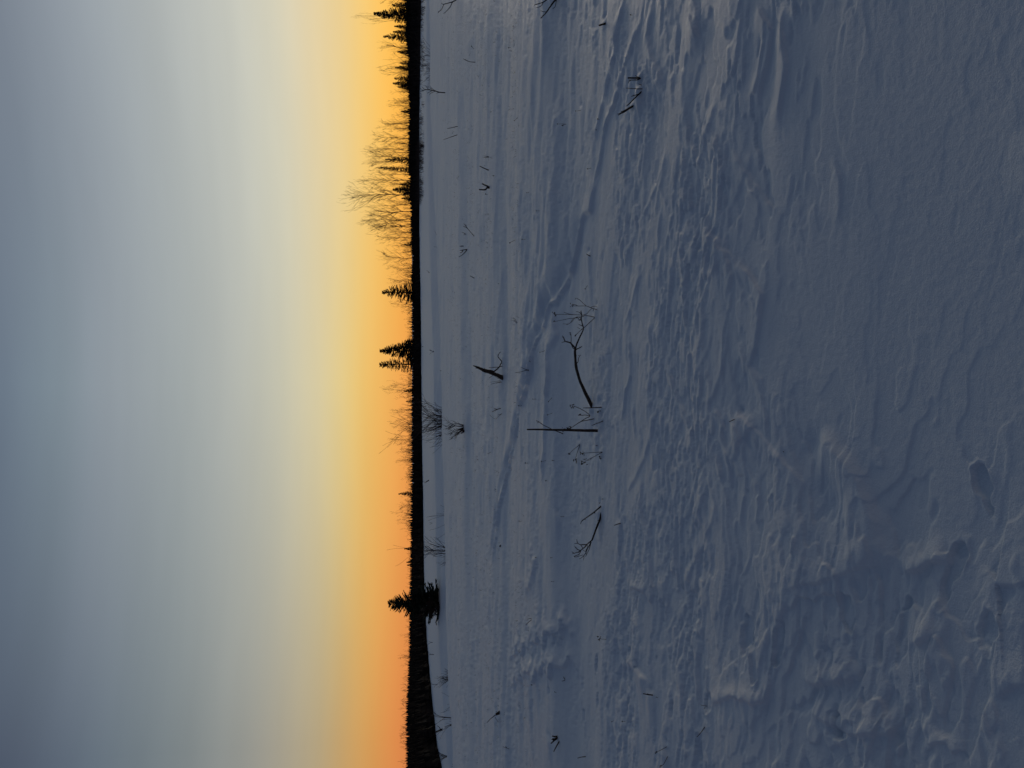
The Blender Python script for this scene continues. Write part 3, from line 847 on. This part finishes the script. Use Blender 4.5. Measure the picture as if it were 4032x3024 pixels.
t.limb('knot', [(2553, 2735), (2550, 2730)], 1.4, .9, False, BARK)
weed('curved thin dark twig poking from the near drift', (2777, 2860), [[(2777, 2860), (2766, 2876), (2757, 2888), (2744, 2902)]], (), 87, 2.0, name='bare_twig', cat='twig')
weed('short twig with a hook in the near drift', (2787, 2781), [[(2787, 2781), (2774, 2779), (2758, 2776)], [(2776, 2785), (2772, 2792)]], (), 88, 1.5, name='bare_twig', cat='twig')
weed('bending seed stalk with dark heads close to the hooked twig', (2626, 2940), [[(2626, 2940), (2612, 2948), (2598, 2955), (2586, 2960)]], [umbel((2584, 2962), 5, 5, 21)], 89, 1.3)
weed('bending seed stalk with one round drooping head', (2630, 2977), [[(2630, 2977), (2622, 2992), (2614, 3008), (2604, 3016)]], [umbel((2602, 3017), 4, 3, 22)], 90, 1.4)
weed('little dark stick lying in front of the smooth snow', (2892, 1651), [[(2892, 1651), (2884, 1655), (2871, 1661)]], (), 91, 2.2, name='bare_stick', cat='stick')
weed('tiny dark stub in smooth foreground snow', (3088, 1780), [[(3088, 1780), (3084, 1778)]], (), 92, 3, name='plant_stub', cat='stub')
weed('small bent stick in front of the fallen brushy branch', (2443, 2061), [[(2443, 2061), (2434, 2063), (2426, 2066), (2418, 2069)]], (), 93, 2.2, name='bare_stick', cat='stick')
weed('fork of two fine stems between the broken log and the trail', (2078, 1457), [[(2078, 1457), (2064, 1460), (2048, 1465), (2029, 1467)], [(2076, 1457), (2064, 1452), (2052, 1446)]], (), 94, 1.4, name='bare_twig', cat='twig')
weed('fine double stem rising beyond the ragged drift', (2094, 2440), [[(2094, 2440), (2082, 2449), (2070, 2461)], [(2092, 2436), (2084, 2436), (2076, 2438)]], (), 95, 1.3, name='bare_twig', cat='twig')
weed('sprig of dark seeds on the smooth snow past the brushy branch', (2388, 2518), [[(2388, 2518), (2375, 2517), (2362, 2515)]], [umbel((2362, 2514), 8, 9, 31)], 96, 1.0)
weed('fork of two stub twigs beside the ragged drift', (2225, 2674), [[(2225, 2674), (2220, 2668), (2217, 2664)], [(2225, 2676), (2220, 2680), (2212, 2682)]], (), 97, 1.6, name='bare_twig', cat='twig')
weed('fine dry weed with tiny heads beyond the wide drift', (2228, 489), [[(2228, 489), (2212, 488), (2196, 488)], [(2222, 489), (2216, 494), (2210, 493)]], [[(2195, 488)], [(2215, 494)]], 98, 1.0)
weed('dark stub half sunk by the trail bend', (2325, 1008), [[(2325, 1008), (2317, 1005), (2309, 1000)]], (), 99, 2.2, name='plant_stub', cat='stub')
weed('wispy loop of dry grass before the broken log', (2034, 1272), [[(2034, 1272), (2028, 1256), (2012, 1252)], [(2034, 1272), (2026, 1262), (2022, 1250)], [(2032, 1268), (2022, 1262), (2012, 1260)]], (), 100, .8)

# --- look-alike dried flower buds on short stems
BUDS = [((2287, 434), (2267, 437)), ((2038, 463), (2025, 475)), ((2328, 661), (2314, 665)), ((2011, 186), (2002, 188)), ((1864, 190), (1857, 182)), ((1920, 765), (1912, 764)), ((2082, 757), (2073, 759)),
        ((2124, 830), (2111, 830)), ((2029, 944), (2007, 956)), ((2068, 943), (2056, 942)), ((2313, 1124), (2304, 1137)), ((2145, 1381), (2126, 1387)), ((2090, 1424), (2084, 1422)), ((2112, 1571), (2097, 1571)),
        ((2056, 1597), (2042, 1597)), ((2173, 1566), (2160, 1581)), ((2175, 1626), (2156, 1633)), ((2078, 1823), (2069, 1823)), ((2150, 1813), (2132, 1817)), ((2182, 1813), (2175, 1813)), ((2156, 1893), (2149, 1893)),
        ((2054, 2052), (2044, 2052)), ((2222, 2033), (2209, 2034)), ((2114, 2194), (2108, 2195)), ((2176, 2195), (2169, 2196)), ((1932, 1780), (1922, 1786)), ((2183, 2288), (2171, 2289)), ((1948, 692), (1942, 692)),
        ((2352, 512), (2347, 511)), ((2360, 470), (2353, 468)), ((2490, 60), (2482, 58)), ((2098, 2697), (2092, 2697)), ((2190, 2727), (2184, 2724)), ((2590, 2746), (2584, 2745)), ((2418, 2836), (2408, 2842)), ((2462, 2840), (2450, 2841)),
        ((2366, 1978), (2360, 1981)), ((2376, 1964), (2371, 1965))]
for i, (r_, tp) in enumerate(BUDS):
    weed('short dried flower stalk with a dark bud standing in the snow', r_, [[r_, ((r_[0] + tp[0]) / 2, (r_[1] + tp[1]) / 2 + .6), tp]], [[tp]], 300 + i, .9, 'dried flower stalks dotted over the snow', 'flower_stalk', 'flower stalk', 2.2)

# ------------------------------------------------------------------ bushes behind the lip and in the hollow
def rdir(g, up=0.0):
    a = g.uniform(0, 2 * math.pi)
    return Vector((math.cos(a), math.sin(a), up)).normalized()

def grow(mb, p, d, L, r, depth, g, droop=0.0, fork=3, bend=.25, sides=4, spread=.6, shrink=.62, rmin=.003):
    """a twig with side twigs, added to mb"""
    n = 4
    pts = [p.copy()]; rad = [r]
    q = p.copy(); dd = d.copy()
    kids = []
    for i in range(n):
        dd = dd + Vector((g.uniform(-bend, bend), g.uniform(-bend, bend), g.uniform(-bend, bend) * .7 - droop))
        dd.normalize()
        q = q + dd * (L / n)
        pts.append(q.copy()); rad.append(max(r * (1 - .75 * (i + 1) / n), rmin))
        kids.append((q.copy(), dd.copy(), rad[-1]))
    mb.tube(pts, rad, sides if r > rmin * 2.5 else 3, False)
    if depth <= 0: return
    for k in range(fork):
        c_, cd, cr = kids[min(int(g.uniform(0, n)), n - 1)]
        side = rdir(g, g.uniform(-.1, .6))
        nd = (cd * (1 - spread * .5) + side * spread).normalized()
        grow(mb, c_, nd, L * g.uniform(.45, .8) * shrink / .62, max(cr * .75, rmin), depth - 1, g, droop, fork, bend, 3, spread, shrink, rmin)

def bush(name, label, cat, root, h_px, w_px, stems, seed, group=None, lean=0.0, depth=None, fork=4, lv=2, r_px=1.6):
    g = random.Random(seed)
    if depth is None: base = Vector(ground(*root))
    else:
        d = ray(*root); q = CAMPOS + d * depth
        q[2] = float(H(np.array([q[0]]), np.array([q[1]]))[0]); base = Vector(q)
    sc = base.y / F
    # what the lip hides of it adds to its height
    seen_z = (CAMPOS + ray(*root) * base.y)[2]
    hh = h_px * sc + max(0.0, seen_z - base.z)
    o = empty(name, base - Vector((0, 0, .03)))
    tag(o, label, cat, group)
    for k in range(stems):
        mb = MB()
        a = (k + .5) / stems * 2 - 1 if stems > 1 else 0
        out = Vector((a * w_px * sc * .5 / hh + lean + g.uniform(-.08, .08), g.uniform(-.35, .35) * w_px * sc / hh, 1)).normalized()
        L = hh * g.uniform(.72, 1.05) * (1 - .25 * abs(a))
        grow(mb, Vector((a * .06 * w_px * sc, g.uniform(-.04, .04) * w_px * sc, 0)), out, L, r_px * sc * g.uniform(.8, 1.2), lv, g, 0, fork, .16, 5, .55, .6, .45 * sc)
        mb.build('stem', TWIG, o)
    return o

bush('bare_shrub', 'big bare twiggy bush fanning up from behind the snow lip', 'bush', (1749, 1659), 92, 160, 14, 401, depth=44, fork=4, lv=2, r_px=3.0)
bush('bare_shrub', 'smaller bare bush leaning aside in front of the big bush', 'bush', (1826, 1680), 62, 90, 5, 402, lean=-.35, fork=5, lv=2, r_px=3.0)
g0 = random.Random(5)
b = bush('brush_clump', 'low dense dark clump of dead stalks at the foot of the leaning bush', 'brush', (1827, 1697), 20, 26, 9, 403, fork=6, lv=1, r_px=1.6)
bush('bare_shrub', 'spreading bare bush of stout crooked stems in the hollow', 'bush', (1744, 2176), 72, 74, 6, 404, depth=52, fork=4, lv=2, r_px=2.6)
bush('bare_shrub', 'sparse low bush showing over the lip near two thin stems', 'bush', (1752, 2036), 32, 40, 4, 405, depth=42, fork=3, lv=1, r_px=1.7)
bush('thin_stem', 'pair of thin bare stems behind the lip beside the sparse bush', 'stem', (1753, 2082), 28, 14, 2, 406, depth=42, fork=1, lv=1, r_px=1.6)
bush('bare_shrub', 'small rounded bare bush peeking over the lip', 'bush', (1768, 2664), 30, 52, 5, 407, depth=36, fork=4, lv=2, r_px=1.3)
bush('bare_shrub', 'little bare sprig standing behind the lip by the rounded bush', 'bush', (1773, 2746), 16, 14, 2, 408, depth=35, fork=2, lv=1, r_px=1.5)
bush('bare_shrub', 'tuft of slim upright twigs behind the lip', 'bush', (1777, 2792), 22, 24, 4, 409, depth=35, fork=2, lv=1, r_px=1.1, lean=.2)
bush('bare_shrub', 'gnarled dark bush with a forked trunk at the left wood edge', 'bush', (1777, 2837), 66, 60, 3, 410, depth=36, fork=3, lv=2, r_px=3.6)
t = Trace('broken_stub', 'short thick broken trunk standing by the gnarled dark bush', 'stub', (1738, 2873), seed=411, depth=55)
t.limb('trunk', [(1742, 2871), (1728, 2877), (1714, 2883)], 4.4, 3, True, BARK, 8, .05, .2, sink=.7)
t.limb('branch', [(1736, 2874), (1730, 2864), (1722, 2858)], 1.6, .8)
bush('bare_shrub', 'thin bush at the foot of the left wood', 'bush', (1744, 2980), 34, 30, 4, 412, depth=60, fork=3, lv=2, r_px=1.6)
bush('thin_stem', 'bare forked stem just behind the lip left of the gnarled bush', 'stem', (1786, 3018), 18, 16, 2, 413, depth=31, fork=1, lv=1, r_px=1.6)
bush('bare_shrub', 'dark many-stemmed bush on the lip near the right wood', 'bush', (1694, 288), 38, 34, 3, 414, depth=72, fork=3, lv=2, r_px=2.8)
bush('bare_shrub', 'feathery bush behind the lip beside the dark many-stemmed bush', 'bush', (1692, 255), 36, 40, 5, 415, depth=78, fork=4, lv=2, r_px=1.1)
t = Trace('bare_sapling', 'slender forked sapling standing in front of the right lip', 'sapling', (1752, 365), seed=416)
t.limb('stem', [(1752, 365), (1730, 363), (1710, 357), (1690, 354), (1672, 351), (1662, 342)], 2.2, .9, True, BARK, 6, .2)
for a in ([(1722, 361), (1705, 352), (1694, 341)], [(1704, 356), (1692, 362), (1681, 368)], [(1715, 359), (1700, 365), (1690, 372)], [(1680, 352), (1668, 356), (1660, 360)], [(1700, 352), (1692, 346)], [(1696, 355), (1684, 348), (1674, 336)], [(1730, 363), (1718, 368)]):
    t.limb('branch', a, 1.3, .6)
bush('bare_twig', 'leaning bare twig in the hollow behind the trail', 'twig', (1726, 1014), 34, 10, 1, 417, depth=75, lean=.7, fork=2, lv=1, r_px=1.3)
bush('bare_twig', 'second shorter leaning twig in the hollow farther from the lip', 'twig', (1697, 1075), 16, 8, 1, 418, depth=95, lean=.7, fork=1, lv=1, r_px=1.6)
bush('bare_twig', 'sprig of three twigs in the hollow before the twin spruces', 'twig', (1713, 1384), 20, 20, 3, 419, depth=80, fork=1, lv=1, r_px=1.0)
bush('bare_twig', 'crossed bare twigs at the foot of the far wood', 'twig', (1693, 1890), 28, 14, 2, 420, depth=110, lean=-.6, fork=1, lv=1, r_px=1.4)
bush('bare_twig', 'tiny upright sprig between the spruces and the big bush on the lip', 'twig', (1746, 1460), 8, 4, 1, 421, depth=40, fork=1, lv=1, r_px=1.4)
for k, (r_, d_, h_) in enumerate((((1689, 2578), 90, 11), ((1692, 2530), 95, 8), ((1697, 2698), 80, 8), ((1696, 1365), 170, 6), ((1700, 2060), 90, 10))):
    bush('bare_twig', 'tiny lone twig standing in the snow hollow before the wood', 'twig', r_, h_, 8, 2, 430 + k, 'lone twigs in the hollow', depth=d_, fork=1, lv=1, r_px=.9)

# low brush growing along the foot of the right-hand wood: uncountable
def brush_strip():
    g = random.Random(77)
    mb = MB()
    for k in range(300):
        row = g.uniform(-200, 640) if g.random() < .55 else g.uniform(560, 800)
        dw = float(wood_depth(row))
        y = dw * g.uniform(.62, .99)
        x = (1512 - row) / F * y * math.cos(PITCH)
        z = float(H(np.array([x]), np.array([y]))[0])
        h = g.uniform(.35, 1.1) * (1.3 if row < 200 else 1)
        for s in range(5):
            d = Vector((g.uniform(-.8, .8), g.uniform(-.5, .5), 1)).normalized()
            grow(mb, Vector((x + g.uniform(-.5, .5), y, z - .03)), d, h, .022, 1, g, 0, 3, .25, 3, .6, .6, .009)
    o = mb.build('brush', TWIG)
    tag(o, 'low brown brush growing through the snow along the wood', 'brush', None, 'stuff')
brush_strip()

# grass tips far out, mostly dashes standing in for ripple shadows: uncountable
def stubble_shade():
    g = random.Random(78)
    mb = MB()
    rows = [(1772, 10), (1800, 8), (1826, 10), (1850, 10), (1868, 8), (1905, 12), (1935, 10), (1965, 14), (2060, 20)]
    xs, ys = [], []
    for k in range(1500):
        c_, w = g.choice(rows)
        py = g.uniform(-200, 3200)
        px = c_ + (py - 1500) * .012 + g.gauss(0, w)
        p = flat(px, py)
        xs.append(p[0]); ys.append(p[1])
    zs = H(np.array(xs), np.array(ys))
    for x, y, z in zip(xs, ys, zs):
        if y > 48: continue
        for s in range(g.choice((1, 1, 2, 3))):
            h = g.uniform(.012, .05) * (1 + y / 40)
            d = Vector((g.uniform(-.9, .9), g.uniform(-.4, .4), 1))
            b = Vector((x + g.uniform(-.03, .03), y, z - .01))
            w = .0016 + y * .00006
            e = b + d * h
            mb.add([(b.x - w, b.y, b.z), (b.x + w, b.y, b.z), (b.x, b.y + w, b.z), tuple(e)], [(0, 1, 3), (1, 2, 3), (2, 0, 3)])
    o = mb.build('stubble_shade', STRAW)
    tag(o, 'fine dry grass tips, mostly standing in for ripple shadows on the far snow', 'stubble_shade', None, 'stuff')
stubble_shade()

# ------------------------------------------------------------------ trees
def spruce_mesh(seed, h, r, dens=1.0, bare=.06, droop=.25, taper=.85, gap=0.0):
    g = random.Random(seed)
    tr = MB()
    n = 10
    cx = [0, 0]
    ax = []
    for i in range(n + 1):
        ax.append(Vector((cx[0], cx[1], h * i / n)))
        cx[0] += g.uniform(-.008, .008) * h; cx[1] += g.uniform(-.008, .008) * h
    tr.tube(ax, [max(.022 * h * (1 - i / n) ** .9, .006 * h) for i in range(n + 1)], 7)
    cr = MB()
    def axis(z):
        f = min(max(z / h * n, 0), n - 1e-3); i = int(f)
        return ax[i].lerp(ax[i + 1], f - i)
    z = bare * h
    while z < h * .985:
        u = z / h
        k = max(3, int((6 + 3 * (1 - u)) * dens))
        for j in range(k):
            if g.random() < gap: continue
            a = g.uniform(0, 2 * math.pi)
            L = r * (1 - u) ** taper * g.uniform(.6, 1.12) + .012 * h
            d = Vector((math.cos(a), math.sin(a), g.uniform(-.1, .3) - droop * (1 - u) + .55 * u))
            d.normalize()
            p = axis(z + g.uniform(-.01, .01) * h)
            m = max(3, int(L / (.075 * h) * 2.2 * dens))
            q = p.copy(); pts = [p.copy()]
            side = d.cross(Vector((0, 0, 1))).normalized()
            for s in range(m):
                d2 = d + Vector((0, 0, .28 * (s / m) ** 2)); d2.normalize()
                q = q + d2 * (L / m)
                pts.append(q.copy())
                sl = (.35 * L * (1 - .6 * s / m) + .02 * h) * g.uniform(.6, 1.2)
                for sg in (-1, 1):
                    sd_ = (d2 * .75 + side * sg * .7 + Vector((0, 0, g.uniform(-.55, .05)))).normalized()
                    cr.spray(q, sd_, sl, sl * .17 + .004 * h, d2.cross(sd_).normalized().cross(sd_))
                cr.spray(q - d2 * .02 * h, (d2 + Vector((0, 0, g.uniform(-.3, .1)))).normalized(), sl * 1.1, sl * .16 + .004 * h, side)
            cr.tube(pts, [.0045 * h * (1 - .7 * i / m) for i in range(m + 1)], 3, False)
        z += h * .052 * g.uniform(.75, 1.25) / dens * (1 - .35 * u)
    return tr.mesh('trunk', BIRCHBARK), cr.mesh('crown', NEEDLE)

def birch_mesh(seed, h, r, fine=1.0, bare=.25, up=.9, trunks=1, lean=0.0):
    g = random.Random(seed)
    tr = MB(); cr = MB()
    for tk in range(trunks):
        n = 9
        p = Vector((g.uniform(-.03, .03) * h * (trunks > 1), 0, -.02 * h)); d = Vector((lean + (g.uniform(-.25, .25) if trunks > 1 else 0), g.uniform(-.08, .08), 1)).normalized()
        pts = [p.copy()]
        hh = h * (1 if tk == 0 else g.uniform(.7, .95))
        for i in range(n):
            d = (d + Vector((g.uniform(-.07, .07), g.uniform(-.07, .07), .05))).normalized()
            p = p + d * (hh / n)
            pts.append(p.copy())
        R = [max(.0125 * h * (1 - i / n) ** .8, .0028 * h) / trunks ** .4 for i in range(n + 1)]
        tr.tube(pts, R, 7)
        nb = int(17 * fine / trunks ** .5)
        for k in range(nb):
            u = bare + (1 - bare) * (k + g.random()) / nb * .96
            f = u * n; i = min(int(f), n - 1)
            q = pts[i].lerp(pts[i + 1], f - i)
            a = g.uniform(0, 2 * math.pi)
            e = up * g.uniform(.7, 1.35)
            dd = Vector((math.cos(a), math.sin(a), e)).normalized()
            prof = math.sin(math.pi * min(max((u - bare) / (1 - bare), 0) * .85 + .15, 1)) ** .7
            L = r * (.35 + .85 * prof) * g.uniform(.7, 1.2)
            grow(cr, q, dd, L, R[i] * .7, 2, g, .0, 3, .15, 4, .45, .58, .0014 * h)
    return tr.mesh('trunk', BIRCHBARK), cr.mesh('crown', TWIG)

SPR = [spruce_mesh(501, 1, .22, 1.35), spruce_mesh(502, 1, .27, 1.15, .05, .3, .8, .15), spruce_mesh(503, 1, .16, 1.2, .12, .4, .55, .2), spruce_mesh(504, 1, .30, 1.3, .02, .3, .95)]
BIR = [birch_mesh(601, 1, .24, 1, .25, 1.5), birch_mesh(602, 1, .28, 1.1, .3, 1.3), birch_mesh(603, 1, .24, .9, .2, 1.7, 2), birch_mesh(604, 1, .20, .8, .15, 1.9, 3), birch_mesh(605, 1, .26, 1.0, .28, 1.4, 1, .12), birch_mesh(606, 1, .30, 1.25, .32, 1.3)]

def plant_tree(kind, var, row, top, depth, label, group=None, name=None, cat='tree', wide=1.0, rz=None, seed=0):
    g = random.Random(int(row * 7 + top + seed))
    x = (1512 - row) / F * depth * math.cos(PITCH)
    z = float(H(np.array([x]), np.array([depth]))[0])
    d = ray(top, row)
    ztop = (CAMPOS + d * depth)[2]
    h = ztop - z
    tm, cmn = (SPR if kind == 's' else BIR)[var]
    o = empty(name or ('spruce_tree' if kind == 's' else 'birch_tree'), (x, depth, z - .02 * h), g.uniform(0, 6.28) if rz is None else rz, (h * 1.02 * wide, h * 1.02 * wide, h * 1.02))
    tag(o, label, cat, group)
    link_mesh('trunk', tm, o); link_mesh('crown', cmn, o)
    return o

# spruces: row, top column, variant, width, label (None = one of the small look-alikes)
SP = [(62, 1470, 0, .95, 'tall dark spruce rising beside a thin birch top in the right wood'), (25, 1543, 2, 1, None), (108, 1552, 0, .8, None), (130, 1547, 0, .8, None),
      (150, 1508, 1, .75, 'pointed spruce with ragged branches next to the tallest right-hand spruce'), (207, 1564, 0, 1, None), (250, 1575, 1, 1, None), (270, 1555, 0, .9, None), (312, 1552, 1, .9, None), (332, 1546, 0, .9, None), (345, 1565, 0, .9, None),
      (440, 1578, 0, 1, None), (631, 1515, 1, .55, 'thin spruce with clumped needles among the bare birches'), (665, 1490, 2, .55, 'sparse slender spruce with a bare lower trunk among birches'),
      (750, 1546, 3, 1.25, 'broad bushy spruce at the foot of the tallest birch'), (726, 1572, 3, .9, None), (782, 1580, 3, 1, None), (963, 1590, 1, 1, None),
      (1152, 1503, 1, 1.25, 'lone open spruce standing clear above the low wood'), (1381, 1494, 0, 1.35, 'broader of the twin tall spruces above the low wood'), (1345, 1596, 0, 1.4, None),
      (1437, 1494, 2, 1.25, 'narrow straight spruce, the slimmer of the twins above the low wood'), (1540, 1588, 3, .9, None), (1580, 1598, 1, 1, None), (1944, 1568, 1, .7, 'small ragged spruce alone on the low skyline'),
      (2160, 1591, 0, .9, None), (2213, 1600, 0, 1, None), (2225, 1602, 0, 1, None)]
MARKS = [(62, 'tallest right-hand spruce'), (150, 'pointed ragged spruce'), (631, 'clump-needled thin spruce'), (767, 'tallest birch'), (831, 'stout crooked birch'), (1019, 'lone open birch'), (1152, 'lone open spruce'),
         (1381, 'broader twin spruce'), (1437, 'slimmer twin spruce'), (1532, 'upswept birch'), (1944, 'small ragged spruce'), (2372, 'free-standing hollow spruce')]
ORD = ['first', 'second', 'third', 'fourth', 'fifth', 'sixth', 'seventh', 'eighth', 'ninth', 'tenth', 'eleventh', 'twelfth', 'thirteenth', 'fourteenth', 'fifteenth', 'sixteenth', 'seventeenth']
def which(row, rows, noun):
    """tell one tree of the row from the next by the landmark trees it stands between"""
    lo = [m for m in MARKS if m[0] < row]; hi = [m for m in MARKS if m[0] > row]
    if not lo:
        return noun + ' on the outer side of the ' + MARKS[0][1] if len([q for q in rows if q < MARKS[0][0]]) == 1 else None
    a = lo[-1]
    k = len([q for q in rows if a[0] < q < row])
    if not hi:
        return ORD[k] + ' ' + noun + ' past the ' + a[1] + ' over the dense wood'
    return ORD[k] + ' ' + noun + ' from the ' + a[1] + ' towards the ' + hi[0][1]
for i, (row, top, v, w, lab) in enumerate(SP):
    dep = float(wood_depth(row)) + 6 + (i * 7) % 9
    plant_tree('s', v, row, top, dep, lab or which(row, [q[0] for q in SP if not q[4]], 'small spruce tip'), None if lab else 'small spruces in the wood', wide=w)

BI = [(8, 1512, 0, 1, None), (75, 1432, 2, .36, 'thin-topped birch showing above the tall right-hand spruce'), (195, 1519, 4, .8, None), (236, 1560, 3, .8, None), (285, 1513, 2, .8, None), (355, 1550, 3, .9, None), (398, 1543, 3, .9, None), (417, 1545, 2, .9, None),
      (455, 1555, 3, .9, None), (483, 1520, 4, .8, None), (503, 1501, 3, .75, None), (550, 1483, 0, .85, None), (573, 1500, 3, .8, None), (598, 1476, 2, .8, None), (622, 1470, 5, .7, None), (642, 1468, 1, .7, None), (678, 1475, 3, .8, None), (708, 1455, 4, .75, None), (735, 1480, 3, .8, None),
      (767, 1400, 5, .78, 'tallest bare birch with a wide rounded crown over the wood'), (800, 1475, 3, .8, None), (831, 1461, 1, .9, 'stout bare birch with crooked limbs beside the tallest birch'), (858, 1470, 3, .8, None), (874, 1450, 2, .85, 'tall birch with a narrow raised crown at the end of the birch grove'), (895, 1480, 5, .8, None), (918, 1508, 3, .8, None), (937, 1498, 0, .8, None),
      (960, 1540, 3, .9, None), (985, 1550, 3, 1, None), (1019, 1513, 1, .9, 'lone open birch between the grove and the lone spruce'), (1050, 1541, 2, .9, None), (1072, 1555, 3, .8, None), (1100, 1549, 4, .8, None), (1118, 1560, 3, .8, None), (1197, 1553, 2, .9, None), (1215, 1575, 3, 1, None),
      (1250, 1598, 3, 1, None), (1272, 1600, 3, 1, None), (1472, 1585, 3, 1, None), (1505, 1570, 3, .9, None), (1532, 1525, 2, .8, 'bare birch with upswept limbs left of the twin spruces'), (1556, 1568, 3, .9, None), (1613, 1558, 4, .7, None), (1640, 1580, 3, 1, None), (1668, 1550, 2, .9, None), (1690, 1562, 3, 1, None), (1735, 1553, 4, .9, None), (1757, 1572, 3, 1, None), (1772, 1572, 3, 1, None),
      (1790, 1580, 3, 1, None), (1812, 1572, 2, 1, None), (1875, 1590, 3, 1, None), (1960, 1588, 3, 1, None), (1990, 1579, 1, .9, None), (2030, 1554, 3, .9, None), (2050, 1578, 3, 1, None), (2072, 1588, 3, 1, None), (2510, 1588, 3, .8, None), (2590, 1588, 4, .7, None), (2612, 1592, 3, .7, None)]
for i, (row, top, v, w, lab) in enumerate(BI):
    dep = float(wood_depth(row)) + 4 + (i * 5) % 13
    plant_tree('b', v, row, top, dep, lab or which(row, [q[0] for q in BI if not q[4]], 'bare birch'), None if lab else 'bare birches along the wood', wide=w * .88)

# the big spruce standing free in the hollow
tm, cmn = spruce_mesh(530, 1, .40, 1.2, .04, .14, .66, .12)
row = 2372
x, dep, z = ground(1725, row)
h = (CAMPOS + ray(1525, row) * dep)[2] - z
o = empty('spruce_tree', (x, dep, z - .05), 1.0, h)
tag(o, 'wide dark spruce standing free in the snow hollow before the wood', 'tree')
link_mesh('trunk', tm, o); link_mesh('crown', cmn, o)
bush('bare_shrub', 'dense dark thicket at the foot of the free-standing spruce', 'bush', (1727, 2395), 42, 90, 9, 531, depth=dep - 1.2, fork=6, lv=2, r_px=1.6)

# ------------------------------------------------------------------ the dense wood behind: one uncountable mass
def dense_wood():
    g = random.Random(91)
    V = []; Fc = []; n = 0
    def conifer(x, y, z, h, r):
        nonlocal n
        rings = 4; k = 7
        for t_ in range(rings):
            z0 = z + h * (t_ * .22); z1 = z + h * min(1, .42 + t_ * .2)
            rr = r * (1 - t_ * .24)
            a0 = g.uniform(0, 6.28)
            for j in range(k):
                a = a0 + j * 2 * math.pi / k
                q = rr * (1.15 if j % 2 else .7) * g.uniform(.8, 1.2)
                V.append((x + q * math.cos(a), y + q * math.sin(a), z0 - .04 * h * (j % 2)))
            V.append((x, y, z1))
            for j in range(k): Fc.append((n + j, n + (j + 1) % k, n + k))
            n += k + 1
    rows = np.linspace(-480, 3580, 1500)
    pts = []
    for lay, (off, share) in enumerate(((0, .72), (3, .85), (7, .95), (12, 1.0), (18, 1.0))):
        for row in rows:
            if g.random() > .85: continue
            row2 = row + g.uniform(-3, 3)
            dw = float(wood_depth(row2)) + off + (g.uniform(0, 2.5) if lay or g.random() < .85 else -g.uniform(0, 5))
            pts.append((row2, dw, share))
    pa = np.array(pts)
    xs = (1512 - pa[:, 0]) / F * pa[:, 1] * math.cos(PITCH)
    zs = H(xs, pa[:, 1], False)
    tops = EYE - (tab(TOPM, pa[:, 0]) - VH) / F * pa[:, 1]
    for (row2, dw, share), x, z, tp in zip(pts, xs, zs, tops):
        hh = max(tp - z, 1.5)
        h = hh * share * (g.uniform(.94, 1.0) if row2 > 2100 else g.uniform(.8, 1.0) if g.random() < .8 else g.uniform(.95, 1.12))
        conifer(x, dw, z - .15, h, g.uniform(.8, 1.3) * (.35 + .16 * hh))
    me = bpy.data.meshes.new('distant_wood')
    me.from_pydata(V, [], Fc)
    me.materials.append(WOODMASS)
    o = link_mesh('distant_wood', me)
    tag(o, 'dense black wood of young conifers along the horizon', 'wood', None, 'stuff')
    # bare scrub tips over it
    mb = MB()
    for k in range(1500):
        row = g.uniform(-300, 2100) if g.random() < .9 else g.uniform(2100, 3300)
        dw = float(wood_depth(row)) + g.uniform(2, 14)
        x = (1512 - row) / F * dw * math.cos(PITCH)
        tp = EYE - (float(tab(TOPM, row)) - VH) / F * dw
        up = g.uniform(.2, 1.3) * (1.2 if row < 1200 else .5) * (1 if row < 2100 else .35)
        d = Vector((g.uniform(-.4, .4), g.uniform(-.3, .3), 1)).normalized()
        grow(mb, Vector((x, dw, tp - .9)), d, .9 + up, .03, 1, g, 0, 3, .2, 3, .5, .6, .014)
    o = mb.build('scrub', TWIG)
    tag(o, 'bare scrub twigs rising thinly above the dense wood', 'scrub', None, 'stuff')
dense_wood()
